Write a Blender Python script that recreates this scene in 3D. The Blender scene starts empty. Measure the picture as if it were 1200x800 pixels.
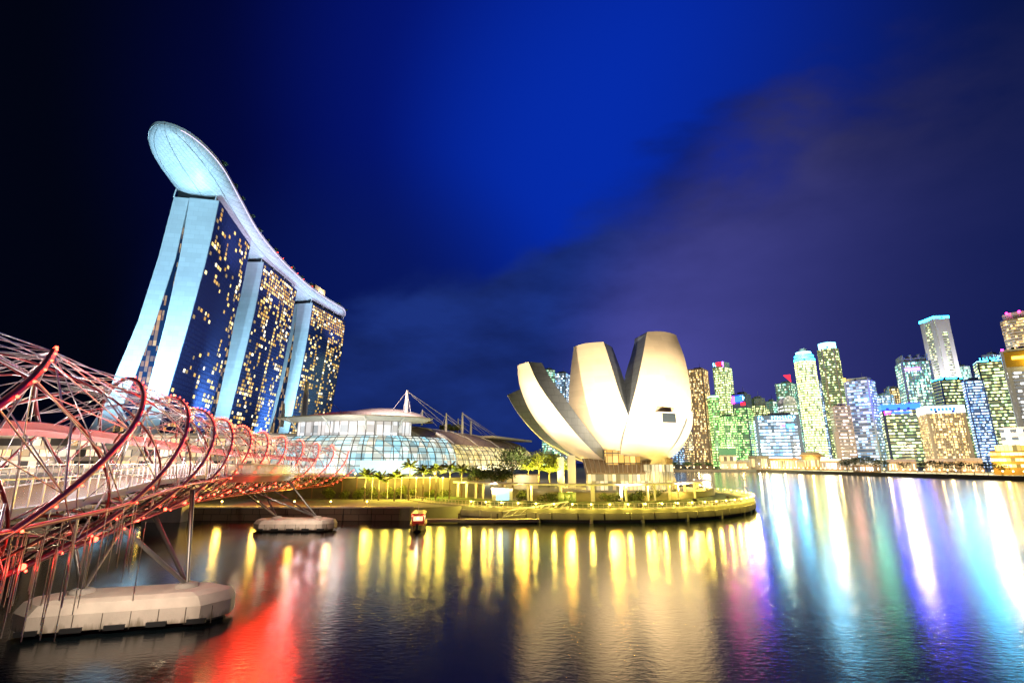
import bpy, bmesh, math, random
from mathutils import Vector, Matrix, noise as mnoise

R = math.radians
PI = math.pi
rnd = random.Random(7)
scn = bpy.context.scene
COL = scn.collection

# ------------------------------------------------------------------ camera
H = 12.0
PITCH = R(13.76)
FPX = 580.0
cam_d = bpy.data.cameras.new('camera')
cam_d.sensor_width = 36.0
cam_d.lens = FPX / 1200.0 * 36.0
cam_d.clip_start = 0.1
cam_d.clip_end = 20000
cam = bpy.data.objects.new('camera', cam_d)
COL.objects.link(cam)
cam.location = (0, 0, H)
cam.rotation_euler = (PI / 2 + PITCH, 0, 0)
scn.camera = cam

# ------------------------------------------------------------------ view
scn.view_settings.view_transform = 'Standard'
scn.view_settings.look = 'None'
scn.view_settings.exposure = 0.0
scn.view_settings.gamma = 1.0
scn.view_settings.use_curve_mapping = False
scn.render.engine = 'CYCLES'
scn.cycles.use_denoising = True
scn.cycles.max_bounces = 6
scn.cycles.diffuse_bounces = 2
scn.cycles.glossy_bounces = 3
scn.cycles.transmission_bounces = 4
scn.cycles.transparent_max_bounces = 8
scn.cycles.sample_clamp_indirect = 6.0
scn.cycles.caustics_reflective = False
scn.cycles.caustics_refractive = False
scn.cycles.use_light_tree = True


def ray(px, py):
    u = (px - 600.0) / FPX
    v = (400.0 - py) / FPX
    return Vector((u, math.cos(PITCH) - v * math.sin(PITCH), math.sin(PITCH) + v * math.cos(PITCH)))


def at_y(px, py, Y):
    r = ray(px, py)
    t = Y / r.y
    return Vector((r.x * t, Y, H + r.z * t))


def at_z(px, py, z):
    r = ray(px, py)
    t = (z - H) / r.z
    return Vector((r.x * t, r.y * t, z))


# ------------------------------------------------------------------ world (dusk sky with cloud bank lit by the city)
world = bpy.data.worlds.new('World')
scn.world = world
world.use_nodes = True
wn, wl = world.node_tree.nodes, world.node_tree.links
wn.clear()


def N(nodes, t, **kw):
    n = nodes.new(t)
    for k, v in kw.items():
        setattr(n, k, v)
    return n


def mth(nodes, links, op, a, b=None, c=None, clamp=False):
    n = nodes.new('ShaderNodeMath')
    n.operation = op
    n.use_clamp = clamp
    for i, x in enumerate((a, b, c)):
        if x is None:
            continue
        if isinstance(x, (int, float)):
            n.inputs[i].default_value = x
        else:
            links.new(x, n.inputs[i])
    return n.outputs[0]


SUN_EL, SUN_ROT = R(-3.0), R(200)
sky = N(wn, 'ShaderNodeTexSky', sky_type='NISHITA')
sky.sun_disc = False
sky.sun_elevation = SUN_EL
sky.sun_rotation = SUN_ROT
sky.air_density = 1.0
sky.dust_density = 0.6
sky.ozone_density = 4.0
tc = N(wn, 'ShaderNodeTexCoord')
sep = N(wn, 'ShaderNodeSeparateXYZ')
wl.new(tc.outputs['Generated'], sep.inputs[0])


def dirspot(px, py, width_deg, power=1.0):
    """soft lobe of light round one direction of the sky, 0..1"""
    d = ray(px, py).normalized()
    vm = N(wn, 'ShaderNodeVectorMath', operation='DOT_PRODUCT')
    wl.new(tc.outputs['Generated'], vm.inputs[0])
    vm.inputs[1].default_value = d
    mr = N(wn, 'ShaderNodeMapRange', interpolation_type='SMOOTHSTEP')
    wl.new(vm.outputs['Value'], mr.inputs[0])
    mr.inputs[1].default_value = math.cos(R(width_deg))
    mr.inputs[2].default_value = 1.0
    if power != 1.0:
        return mth(wn, wl, 'POWER', mr.outputs[0], power)
    return mr.outputs[0]


def wmix(fac, a, b):
    m = N(wn, 'ShaderNodeMix', data_type='RGBA')
    if isinstance(fac, float):
        m.inputs[0].default_value = fac
    else:
        wl.new(fac, m.inputs[0])
    for i, x in ((6, a), (7, b)):
        if isinstance(x, tuple):
            m.inputs[i].default_value = (*x, 1)
        else:
            wl.new(x, m.inputs[i])
    return m.outputs[2]


# cloud noise in direction space, stretched sideways
mp = N(wn, 'ShaderNodeMapping')
mp.inputs['Scale'].default_value = (1.0, 1.0, 2.3)
mp.inputs['Rotation'].default_value = (0, R(-22), 0)
wl.new(tc.outputs['Generated'], mp.inputs[0])
nz = N(wn, 'ShaderNodeTexNoise')
nz.inputs['Scale'].default_value = 2.1
nz.inputs['Detail'].default_value = 7
nz.inputs['Roughness'].default_value = 0.52
nz.inputs['Distortion'].default_value = 0.3
wl.new(mp.outputs[0], nz.inputs['Vector'])

base = (0.0005, 0.0012, 0.0045)
c = wmix(dirspot(640, 230, 46), base, (0.0010, 0.0034, 0.075))
c = wmix(dirspot(690, 130, 36), c, (0.0012, 0.0085, 0.190))
c = wmix(mth(wn, wl, 'MULTIPLY', dirspot(760, 195, 30, 1.0), 0.90), c, (0.0014, 0.026, 0.42))
c = wmix(mth(wn, wl, 'MULTIPLY', dirspot(450, 430, 26), 0.7), c, (0.003, 0.010, 0.105))
# cloud bank below a slanting edge that climbs to the right
nrm = ray(430, 352).cross(ray(1060, 95)).normalized()
if nrm.dot(ray(1100, 400)) < 0:
    nrm = -nrm
vm = N(wn, 'ShaderNodeVectorMath', operation='DOT_PRODUCT')
wl.new(tc.outputs['Generated'], vm.inputs[0])
vm.inputs[1].default_value = nrm
edge = mth(wn, wl, 'MULTIPLY_ADD', mth(wn, wl, 'SUBTRACT', nz.outputs['Fac'], 0.5), 0.55, vm.outputs['Value'])
mr = N(wn, 'ShaderNodeMapRange', interpolation_type='SMOOTHSTEP')
wl.new(edge, mr.inputs[0])
mr.inputs[1].default_value = -0.05
mr.inputs[2].default_value = 0.08
cl = mr.outputs[0]
nz2 = N(wn, 'ShaderNodeTexNoise')
nz2.inputs['Scale'].default_value = 4.5
nz2.inputs['Detail'].default_value = 7
nz2.inputs['Roughness'].default_value = 0.55
wl.new(mp.outputs[0], nz2.inputs['Vector'])
ccol = wmix(dirspot(560, 380, 30), (0.0040, 0.0095, 0.060), (0.012, 0.034, 0.215))
ccol = wmix(mth(wn, wl, 'MULTIPLY', dirspot(1110, 270, 25, 1.0), 0.9), ccol, (0.108, 0.086, 0.138))
ccol = wmix(mth(wn, wl, 'MULTIPLY', dirspot(960, 460, 30, 1.0), 0.95), ccol, (0.080, 0.080, 0.36))
dark = wmix(0.5, ccol, (0.003, 0.005, 0.028))
ccol = wmix(mth(wn, wl, 'MULTIPLY', mth(wn, wl, 'SUBTRACT', nz2.outputs['Fac'], 0.34), 3.6, clamp=True), dark, ccol)
c = wmix(mth(wn, wl, 'MULTIPLY', cl, 0.92), c, ccol)
c = wmix(mth(wn, wl, 'MULTIPLY', dirspot(980, 490, 28, 1.0), 0.85), c, (0.100, 0.098, 0.44))
# west (behind the camera): what the hotel glass mirrors
c = wmix(dirspot(1900, 420, 60), c, (0.004, 0.010, 0.075))
add = N(wn, 'ShaderNodeMix', data_type='RGBA', blend_type='ADD')
add.inputs[0].default_value = 1.0
sc_ = N(wn, 'ShaderNodeMix', data_type='RGBA', blend_type='MULTIPLY')
sc_.inputs[0].default_value = 1.0
wl.new(sky.outputs[0], sc_.inputs[6])
sc_.inputs[7].default_value = (0.006, 0.010, 0.03, 1)
wl.new(c, add.inputs[6])
wl.new(sc_.outputs[2], add.inputs[7])
bg = N(wn, 'ShaderNodeBackground')
wl.new(add.outputs[2], bg.inputs[0])
bg.inputs[1].default_value = 1.0
wo = N(wn, 'ShaderNodeOutputWorld')
wl.new(bg.outputs[0], wo.inputs[0])

sun_d = bpy.data.lights.new('sun', 'SUN')
sun_d.energy = 0.01
sun_d.angle = R(10)
sun_d.color = (0.6, 0.7, 1.0)
sun = bpy.data.objects.new('sun', sun_d)
COL.objects.link(sun)
sun.rotation_euler = (R(50), 0, R(-40))


# ------------------------------------------------------------------ helpers
class MB:
    """collects shapes and links them as ONE mesh object"""

    def __init__(self):
        self.v, self.f, self.m, self.s = [], [], [], []
        self.mats = []

    def add(self, vs, fs, mi=0, smooth=False):
        o = len(self.v)
        self.v += [tuple(p) for p in vs]
        for f in fs:
            self.f.append(tuple(i + o for i in f))
            self.m.append(mi)
            self.s.append(smooth)

    def box(self, c, s, rz=0.0, mi=0, rot=None):
        x, y, z = s[0] / 2, s[1] / 2, s[2] / 2
        M = rot if rot is not None else Matrix.Rotation(rz, 3, 'Z')
        vs = [M @ Vector((a * x, b * y, d * z)) + Vector(c) for a, b, d in
              ((-1, -1, -1), (1, -1, -1), (1, 1, -1), (-1, 1, -1), (-1, -1, 1), (1, -1, 1), (1, 1, 1), (-1, 1, 1))]
        self.add(vs, [(0, 3, 2, 1), (4, 5, 6, 7), (0, 1, 5, 4), (1, 2, 6, 5), (2, 3, 7, 6), (3, 0, 4, 7)], mi)

    def prism(self, poly, z0, z1, mi=0):
        n = len(poly)
        vs = [(p[0], p[1], z0) for p in poly] + [(p[0], p[1], z1) for p in poly]
        fs = [tuple(range(n - 1, -1, -1)), tuple(range(n, 2 * n))]
        fs += [(i, (i + 1) % n, n + (i + 1) % n, n + i) for i in range(n)]
        self.add(vs, fs, mi)

    def tube(self, pts, r, n=6, cap=True, smooth=True, mi=0):
        pts = [Vector(p) for p in pts]
        rs = r if isinstance(r, (list, tuple)) else [r] * len(pts)
        vs, fs = [], []
        up = Vector((0, 0, 1))
        prev = None
        for i, p in enumerate(pts):
            d = (pts[min(i + 1, len(pts) - 1)] - pts[max(i - 1, 0)]).normalized()
            if prev is None:
                a = d.cross(up)
                if a.length < 1e-3:
                    a = d.cross(Vector((1, 0, 0)))
            else:
                a = prev - d * prev.dot(d)
            a.normalize()
            prev = a
            b = d.cross(a)
            for k in range(n):
                t = 2 * PI * k / n
                vs.append(p + (a * math.cos(t) + b * math.sin(t)) * rs[i])
        for i in range(len(pts) - 1):
            for k in range(n):
                fs.append((i * n + k, i * n + (k + 1) % n, (i + 1) * n + (k + 1) % n, (i + 1) * n + k))
        self.add(vs, fs, mi, smooth)
        if cap:
            L = (len(pts) - 1) * n
            self.add(vs[:n], [tuple(range(n - 1, -1, -1))], mi)
            self.add(vs[L:], [tuple(range(n))], mi)

    def lathe(self, prof, n=16, c=(0, 0, 0), smooth=True, mi=0, cap=True):
        vs, fs = [], []
        for r, z in prof:
            for k in range(n):
                t = 2 * PI * k / n
                vs.append((c[0] + r * math.cos(t), c[1] + r * math.sin(t), c[2] + z))
        for i in range(len(prof) - 1):
            for k in range(n):
                fs.append((i * n + k, i * n + (k + 1) % n, (i + 1) * n + (k + 1) % n, (i + 1) * n + k))
        self.add(vs, fs, mi, smooth)
        if cap:
            L = (len(prof) - 1) * n
            self.add(vs[:n], [tuple(range(n - 1, -1, -1))], mi)
            self.add(vs[L:], [tuple(range(n))], mi)

    def ball(self, c, r, n=8, mi=0, sz=1.0):
        prof = []
        m = max(4, n // 2 + 1)
        for i in range(m + 1):
            t = -PI / 2 + PI * i / m
            prof.append((max(r * math.cos(t), r * 0.02), r * sz * math.sin(t)))
        self.lathe(prof, n, c, True, mi)

    def loft(self, secs, closed=True, caps=True, smooth=False, mi=0):
        n = len(secs[0])
        vs = [p for s in secs for p in s]
        fs = []
        for i in range(len(secs) - 1):
            for k in range(n if closed else n - 1):
                fs.append((i * n + k, i * n + (k + 1) % n, (i + 1) * n + (k + 1) % n, (i + 1) * n + k))
        self.add(vs, fs, mi, smooth)
        if caps and closed:
            L = (len(secs) - 1) * n
            self.add(vs[:n], [tuple(range(n - 1, -1, -1))], mi)
            self.add(vs[L:], [tuple(range(n))], mi)

    def build(self, name, mat, parent=None, fix=True):
        me = bpy.data.meshes.new(name)
        me.from_pydata(self.v, [], self.f)
        for m in (mat if isinstance(mat, (list, tuple)) else [mat]):
            me.materials.append(m)
        me.polygons.foreach_set('material_index', self.m)
        me.polygons.foreach_set('use_smooth', self.s)
        if fix:
            bm = bmesh.new()
            bm.from_mesh(me)
            bmesh.ops.recalc_face_normals(bm, faces=bm.faces)
            bm.to_mesh(me)
            bm.free()
        me.update()
        o = bpy.data.objects.new(name, me)
        COL.objects.link(o)
        if parent is not None:
            o.parent = parent
        return o


def tag(o, label=None, cat=None, group=None, kind=None):
    if label:
        o['label'] = label
    if cat:
        o['category'] = cat
    if group:
        o['group'] = group
    if kind:
        o['kind'] = kind
    return o


def thing(name, label, cat, loc=(0, 0, 0), rz=0.0, group=None):
    o = bpy.data.objects.new(name, None)
    o.empty_display_size = 0.5
    COL.objects.link(o)
    o.location = loc
    o.rotation_euler = (0, 0, rz)
    return tag(o, label, cat, group)


def dup(o, loc, rz=0.0, label=None, parent=None, scale=None):
    kids = list(o.children)
    c = o.copy()
    COL.objects.link(c)
    if parent is None:
        c.location = loc
        c.rotation_euler = (0, 0, rz)
        if scale:
            c.scale = (scale,) * 3
        if label:
            c['label'] = label
    else:
        c.parent = parent
    for k in kids:
        dup(k, None, parent=c)
    return c


def lamp(name, kind, loc, energy, color, parent=None, radius=0.3, aim=None, spot=60, blend=0.6, maxb=None):
    d = bpy.data.lights.new(name, kind)
    d.energy = energy
    d.color = color
    d.shadow_soft_size = radius
    if kind == 'SPOT':
        d.spot_size = R(spot)
        d.spot_blend = blend
    o = bpy.data.objects.new(name, d)
    COL.objects.link(o)
    o.location = loc
    if aim is not None:
        o.rotation_euler = (Vector(aim) - Vector(loc)).to_track_quat('-Z', 'Y').to_euler()
    if parent is not None:
        o.parent = parent
    return o


# ------------------------------------------------------------------ materials
def mat(name, col, rough=0.6, metal=0.0, vary=0.18, scale=0.6, bump=0.0, bscale=8.0, spec=0.5, stretch=None):
    m = bpy.data.materials.new(name)
    m.use_nodes = True
    n, l = m.node_tree.nodes, m.node_tree.links
    p = n['Principled BSDF']
    p.inputs['Roughness'].default_value = rough
    p.inputs['Metallic'].default_value = metal
    p.inputs['Specular IOR Level'].default_value = spec
    t = N(n, 'ShaderNodeTexCoord')
    mp_ = N(n, 'ShaderNodeMapping')
    if stretch:
        mp_.inputs['Scale'].default_value = stretch
    l.new(t.outputs['Object'], mp_.inputs[0])
    z = N(n, 'ShaderNodeTexNoise')
    z.inputs['Scale'].default_value = scale
    z.inputs['Detail'].default_value = 6
    l.new(mp_.outputs[0], z.inputs['Vector'])
    mx = N(n, 'ShaderNodeMix', data_type='RGBA')
    mx.inputs[6].default_value = (*[x * (1 - vary) for x in col], 1)
    mx.inputs[7].default_value = (*[min(1, x * (1 + vary)) for x in col], 1)
    l.new(z.outputs['Fac'], mx.inputs[0])
    l.new(mx.outputs[2], p.inputs['Base Color'])
    if bump > 0:
        z2 = N(n, 'ShaderNodeTexNoise')
        z2.inputs['Scale'].default_value = bscale
        z2.inputs['Detail'].default_value = 4
        l.new(mp_.outputs[0], z2.inputs['Vector'])
        b = N(n, 'ShaderNodeBump')
        b.inputs['Strength'].default_value = bump
        b.inputs['Distance'].default_value = 0.05
        l.new(z2.outputs['Fac'], b.inputs['Height'])
        l.new(b.outputs[0], p.inputs['Normal'])
    return m


def emis(name, col, strength, sample='NONE'):
    m = bpy.data.materials.new(name)
    m.use_nodes = True
    n, l = m.node_tree.nodes, m.node_tree.links
    p = n['Principled BSDF']
    p.inputs['Base Color'].default_value = (*[0.3 * x for x in col], 1)
    p.inputs['Roughness'].default_value = 0.4
    p.inputs['Emission Color'].default_value = (*col, 1)
    p.inputs['Emission Strength'].default_value = strength
    m.cycles.emission_sampling = sample
    return m


def cellmat(name, cols, strength, frac, cell=3.0, floor=3.6, glass=(0.02, 0.03, 0.05), rough=0.15, base_emit=0.0, mull=0.12, base_col=None):
    """glazing whose rooms are lit or dark, cell by cell"""
    m = bpy.data.materials.new(name)
    m.use_nodes = True
    n, l = m.node_tree.nodes, m.node_tree.links
    p = n['Principled BSDF']
    p.inputs['Base Color'].default_value = (*glass, 1)
    p.inputs['Roughness'].default_value = rough
    t = N(n, 'ShaderNodeTexCoord')
    mp_ = N(n, 'ShaderNodeMapping')
    mp_.inputs['Scale'].default_value = (1 / cell, 1 / cell, 1 / floor)
    mp_.inputs['Location'].default_value = (0.37, 0.41, 0.013)
    l.new(t.outputs['Object'], mp_.inputs[0])
    fl = N(n, 'ShaderNodeVectorMath', operation='FLOOR')
    l.new(mp_.outputs[0], fl.inputs[0])
    w = N(n, 'ShaderNodeTexWhiteNoise', noise_dimensions='3D')
    l.new(fl.outputs[0], w.inputs['Vector'])
    # whole rooms: a slower noise makes runs of lit offices
    z = N(n, 'ShaderNodeTexNoise')
    z.inputs['Scale'].default_value = 0.35
    z.inputs['Detail'].default_value = 1
    l.new(fl.outputs[0], z.inputs['Vector'])
    v = mth(n, l, 'ADD', mth(n, l, 'MULTIPLY', w.outputs['Value'], 0.6), mth(n, l, 'MULTIPLY', z.outputs['Fac'], 0.4))
    lo = 0.5 + (0.5 - frac) * 0.62
    mask = mth(n, l, 'MULTIPLY', mth(n, l, 'SUBTRACT', v, lo - 0.03), 16.0, clamp=True)
    sepc = N(n, 'ShaderNodeSeparateColor')
    l.new(w.outputs['Color'], sepc.inputs[0])
    mx = N(n, 'ShaderNodeMix', data_type='RGBA')
    mx.inputs[6].default_value = (*cols[0], 1)
    mx.inputs[7].default_value = (*cols[1], 1)
    l.new(sepc.outputs[1], mx.inputs[0])
    l.new(mx.outputs[2], p.inputs['Emission Color'])
    br = mth(n, l, 'MULTIPLY', mask, mth(n, l, 'MULTIPLY_ADD', sepc.outputs[2], 1.1, 0.10))
    if mull > 0:   # dark mullions between the panes
        fr = N(n, 'ShaderNodeVectorMath', operation='FRACTION')
        l.new(mp_.outputs[0], fr.inputs[0])
        sx = N(n, 'ShaderNodeSeparateXYZ')
        l.new(fr.outputs[0], sx.inputs[0])
        gx = mth(n, l, 'GREATER_THAN', sx.outputs[0], mull)
        gy = mth(n, l, 'GREATER_THAN', sx.outputs[1], mull)
        br = mth(n, l, 'MULTIPLY', br, mth(n, l, 'MULTIPLY', gx, gy))
    st = mth(n, l, 'MULTIPLY_ADD', br, strength, base_emit)
    l.new(st, p.inputs['Emission Strength'])
    m.cycles.emission_sampling = 'NONE'
    return m


M = {}
M['concrete'] = mat('concrete', (0.42, 0.40, 0.36), 0.8, bump=0.25, scale=0.8, vary=0.25)
M['pale_concrete'] = mat('pale_concrete', (0.62, 0.58, 0.50), 0.75, bump=0.2, scale=0.7, vary=0.22)
M['pile_concrete'] = mat('pile_concrete', (0.62, 0.56, 0.48), 0.75, bump=0.3, scale=0.7, vary=0.3)
_n, _l = M['pile_concrete'].node_tree.nodes, M['pile_concrete'].node_tree.links
_t = N(_n, 'ShaderNodeTexCoord'); _s = N(_n, 'ShaderNodeSeparateXYZ'); _l.new(_t.outputs['Object'], _s.inputs[0])
_mp = N(_n, 'ShaderNodeMapping'); _mp.inputs['Scale'].default_value = (1.6, 1.6, 0.25); _l.new(_t.outputs['Object'], _mp.inputs[0])
_z = N(_n, 'ShaderNodeTexNoise'); _z.inputs['Scale'].default_value = 1.5; _z.inputs['Detail'].default_value = 6; _l.new(_mp.outputs[0], _z.inputs['Vector'])
_v = mth(_n, _l, 'SUBTRACT', mth(_n, _l, 'MULTIPLY_ADD', _z.outputs['Fac'], 1.9, -0.25), _s.outputs[2])
_v = mth(_n, _l, 'MULTIPLY', _v, 2.2, clamp=True)
_m = N(_n, 'ShaderNodeMix', data_type='RGBA'); _p0 = _n['Principled BSDF']; _src = _p0.inputs['Base Color'].links[0].from_socket
_l.new(mth(_n, _l, 'MULTIPLY', _v, 0.75), _m.inputs[0]); _l.new(_src, _m.inputs[6]); _m.inputs[7].default_value = (0.16, 0.13, 0.075, 1); _l.new(_m.outputs[2], _p0.inputs['Base Color'])
M['dark_concrete'] = mat('dark_concrete', (0.10, 0.085, 0.07), 0.85, bump=0.4, scale=0.5, vary=0.6, bscale=3)
M['paving'] = mat('paving', (0.30, 0.30, 0.22), 0.8, bump=0.15, scale=0.4)
M['lawn'] = mat('lawn', (0.09, 0.15, 0.03), 0.9, bump=0.5, scale=1.2, vary=0.4)
M['soil'] = mat('soil', (0.07, 0.06, 0.045), 0.9)
M['timber'] = mat('timber', (0.20, 0.11, 0.06), 0.7, bump=0.2, scale=1.5, vary=0.35, stretch=(0.3, 3, 3))
M['steel'] = mat('steel', (0.62, 0.58, 0.58), 0.34, metal=0.75, vary=0.12, scale=2)
M['dark_steel'] = mat('dark_steel', (0.20, 0.19, 0.18), 0.38, metal=0.7, vary=0.2)
M['white_metal'] = mat('white_metal', (0.78, 0.78, 0.77), 0.5, vary=0.06, scale=0.2)
M['dark_metal'] = mat('dark_metal', (0.035, 0.037, 0.04), 0.45, metal=0.3)
M['leaf_dark'] = mat('leaf_dark', (0.035, 0.065, 0.018), 0.6, vary=0.6, scale=1.2)
M['leaf'] = mat('leaf', (0.075, 0.115, 0.022), 0.55, vary=0.5, scale=1.0)
M['leaf_bright'] = mat('leaf_bright', (0.12, 0.15, 0.025), 0.55, vary=0.5, scale=1.0)  # yellow lamp light is put into this leaf colour
M['bark'] = mat('bark', (0.20, 0.15, 0.10), 0.85, bump=0.4, vary=0.3, scale=3)
M['red_paint'] = mat('red_paint', (0.45, 0.03, 0.02), 0.35)
M['skin'] = mat('skin', (0.45, 0.28, 0.2), 0.6)
M['cloth_dark'] = mat('cloth_dark', (0.05, 0.05, 0.07), 0.85)
M['cloth_light'] = mat('cloth_light', (0.5, 0.5, 0.52), 0.85)


def panelmat(name, col, rough, sx, sz, line=0.55, metal=0.0, axis='XZ', w=0.03):
    """cladding panels: thin joints in a running bond, in object space"""
    m = mat(name, col, rough, metal, vary=0.08, scale=0.15)
    n, l = m.node_tree.nodes, m.node_tree.links
    p = n['Principled BSDF']
    t = N(n, 'ShaderNodeTexCoord')
    s = N(n, 'ShaderNodeSeparateXYZ')
    l.new(t.outputs['Object'], s.inputs[0])
    cb = N(n, 'ShaderNodeCombineXYZ')
    if axis == 'XZ':
        l.new(mth(n, l, 'ADD', s.outputs[0], s.outputs[1]), cb.inputs[0])
        l.new(s.outputs[2], cb.inputs[1])
    else:
        l.new(s.outputs[1], cb.inputs[0])
        l.new(s.outputs[0], cb.inputs[1])
    b = N(n, 'ShaderNodeTexBrick')
    b.inputs['Scale'].default_value = 1.0
    b.inputs['Brick Width'].default_value = sx
    b.inputs['Row Height'].default_value = sz
    b.inputs['Mortar Size'].default_value = w
    b.inputs['Mortar Smooth'].default_value = 0.3
    b.inputs['Color1'].default_value = (1, 1, 1, 1)
    b.inputs['Color2'].default_value = (0.88, 0.88, 0.88, 1)
    b.inputs['Mortar'].default_value = (line, line, line, 1)
    l.new(cb.outputs[0], b.inputs['Vector'])
    src = p.inputs['Base Color'].links[0].from_socket
    mx = N(n, 'ShaderNodeMix', data_type='RGBA', blend_type='MULTIPLY')
    mx.inputs[0].default_value = 1.0
    l.new(src, mx.inputs[6])
    l.new(b.outputs['Color'], mx.inputs[7])
    l.new(mx.outputs[2], p.inputs['Base Color'])
    return m


M['petal'] = panelmat('petal_cladding', (0.74, 0.68, 0.60), 0.5, 4.2, 1.7, 0.90, w=0.07)
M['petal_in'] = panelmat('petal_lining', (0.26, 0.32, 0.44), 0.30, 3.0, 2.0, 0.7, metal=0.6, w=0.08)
M['tower_wall'] = panelmat('tower_concrete', (0.60, 0.62, 0.64), 0.7, 7.0, 3.4, 0.80, w=0.12)
M['hull'] = panelmat('hull_panels', (0.70, 0.72, 0.74), 0.42, 3.4, 2.4, 0.55, axis='YX', w=0.13)
M['roof_shell'] = panelmat('roof_shell', (0.62, 0.54, 0.50), 0.6, 6, 2.2, 0.65, axis='YX', w=0.15)
M['brown_roof'] = panelmat('brown_roof', (0.36, 0.28, 0.21), 0.6, 7, 3.0, 0.7, axis='YX', w=0.15)
M['stone_wall'] = panelmat('stone_wall', (0.16, 0.12, 0.085), 0.85, 3.5, 1.3, 0.35, w=0.08)

M['glow_warm'] = emis('lamp_warm', (1.0, 0.72, 0.16), 14)
M['glow_white'] = emis('lamp_white', (1.0, 0.95, 0.85), 22)
M['glow_red'] = emis('lamp_red', (1.0, 0.05, 0.025), 16)
M['glow_cyan'] = emis('sign_cyan', (0.25, 0.85, 1.0), 9)

# water -------------------------------------------------------------
wm = bpy.data.materials.new('bay_water')
wm.use_nodes = True
n, l = wm.node_tree.nodes, wm.node_tree.links
p = n['Principled BSDF']
p.inputs['Base Color'].default_value = (0.003, 0.006, 0.008, 1)
p.inputs['Roughness'].default_value = 0.145
p.inputs['IOR'].default_value = 1.36
t = N(n, 'ShaderNodeTexCoord')
m1 = N(n, 'ShaderNodeMapping')
m1.inputs['Scale'].default_value = (0.55, 1.0, 1.0)
m1.inputs['Rotation'].default_value = (0, 0, R(12))
l.new(t.outputs['Object'], m1.inputs[0])
z1 = N(n, 'ShaderNodeTexNoise')
z1.inputs['Scale'].default_value = 2.6
z1.inputs['Detail'].default_value = 5
z1.inputs['Roughness'].default_value = 0.6
l.new(m1.outputs[0], z1.inputs['Vector'])
z2 = N(n, 'ShaderNodeTexNoise')
z2.inputs['Scale'].default_value = 0.12
z2.inputs['Detail'].default_value = 3
l.new(m1.outputs[0], z2.inputs['Vector'])
hgt = mth(n, l, 'ADD', mth(n, l, 'MULTIPLY', z1.outputs['Fac'], 0.027), mth(n, l, 'MULTIPLY', z2.outputs['Fac'], 0.03))
b = N(n, 'ShaderNodeBump')
b.inputs['Strength'].default_value = 0.75
b.inputs['Distance'].default_value = 1.0
l.new(hgt, b.inputs['Height'])
l.new(b.outputs[0], p.inputs['Normal'])
M['water'] = wm

# ------------------------------------------------------------------ the setting
mb = MB()
mb.add([(-6000, -3000, 0), (6000, -3000, 0), (6000, 9000, 0), (-6000, 9000, 0)], [(0, 1, 2, 3)])
tag(mb.build('water', M['water'], fix=False), kind='structure')

PR = Vector((18, 160))          # centre of the round promontory
PRA, PRB = 50.0, 52.0


def prom(a, k=0.0):
    return (PR.x + (PRA + k) * math.cos(a), PR.y + (PRB + k) * math.sin(a))


GZ = 2.6
arc = [prom(R(x)) for x in range(236, 391, 6)]
land = [(-900, 112), (-22, 112)] + arc + [(75, 300), (100, 520), (130, 705), (330, 690), (338, 600), (345, 520), (350, 350), (362, 250), (520, 120), (4000, 100), (5000, 8500), (-5000, 8500), (-5000, 112)]
mb = MB()
mb.prism(land, -2, GZ)
tag(mb.build('ground', M['paving']), kind='structure')

# ================================================================== QUAY AND PROMENADE
mb = MB()
for i, x in enumerate(range(-240, -24, 6)):
    h = 0.12 * rnd.random()
    mb.box((x + 3, 111.75, 0.75), (5.85, 0.6 + h, 3.7), mi=0)
mb.box((-131, 111.7, 2.72), (220, 1.0, 0.3), mi=1)
tag(mb.build('quay_wall', [M['stone_wall'], M['pale_concrete']]), 'long dark stone quay wall at the water edge behind the far bridge pier', 'quay wall')

# terrace above the quay (hotel podium level)
TER = [(-900, 140), (-20, 140), (-8, 150), (-14, 176), (-900, 176)]
mb = MB()
mb.prism(TER, GZ, 8.0)
tag(mb.build('terrace', M['paving']), kind='structure')
mb = MB()
mb.box((-120, 139.7, 5.3), (200, 0.5, 5.6), mi=2)
for x in range(-218, -20, 4):
    mb.box((x, 139.4, 5.3), (0.25, 0.2, 5.5), mi=0)
mb.box((-120, 139.6, 8.15), (200, 0.9, 0.3), mi=1)
tag(mb.build('retaining_wall', [M['timber'], M['pale_concrete'], M['dark_concrete']]), 'brown ribbed retaining wall behind the row of palms', 'wall')
# shop lights under the terrace edge, left of the palms
for i, x in enumerate((-80, -72, -64, -56, -48, -40, -32)):
    o = thing('bollard_lamp', 'small warm bollard lamp along the quay behind the bridge pier', 'lamp', (x, 114.5, GZ), group='bollard lamps on the quay')
    mb = MB(); mb.lathe([(0.10, 0), (0.10, 0.9), (0.16, 0.92), (0.16, 0.96)], 8); mb.build('post', M['dark_steel'], o)
    mb = MB(); mb.ball((0, 0, 1.12), 0.2, 8); mb.build('globe', M['glow_warm'], o)
    lamp('bulb', 'POINT', (0, -0.6, 1.5), 1300, (1, 0.58, 0.07), o, 0.7)

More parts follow.
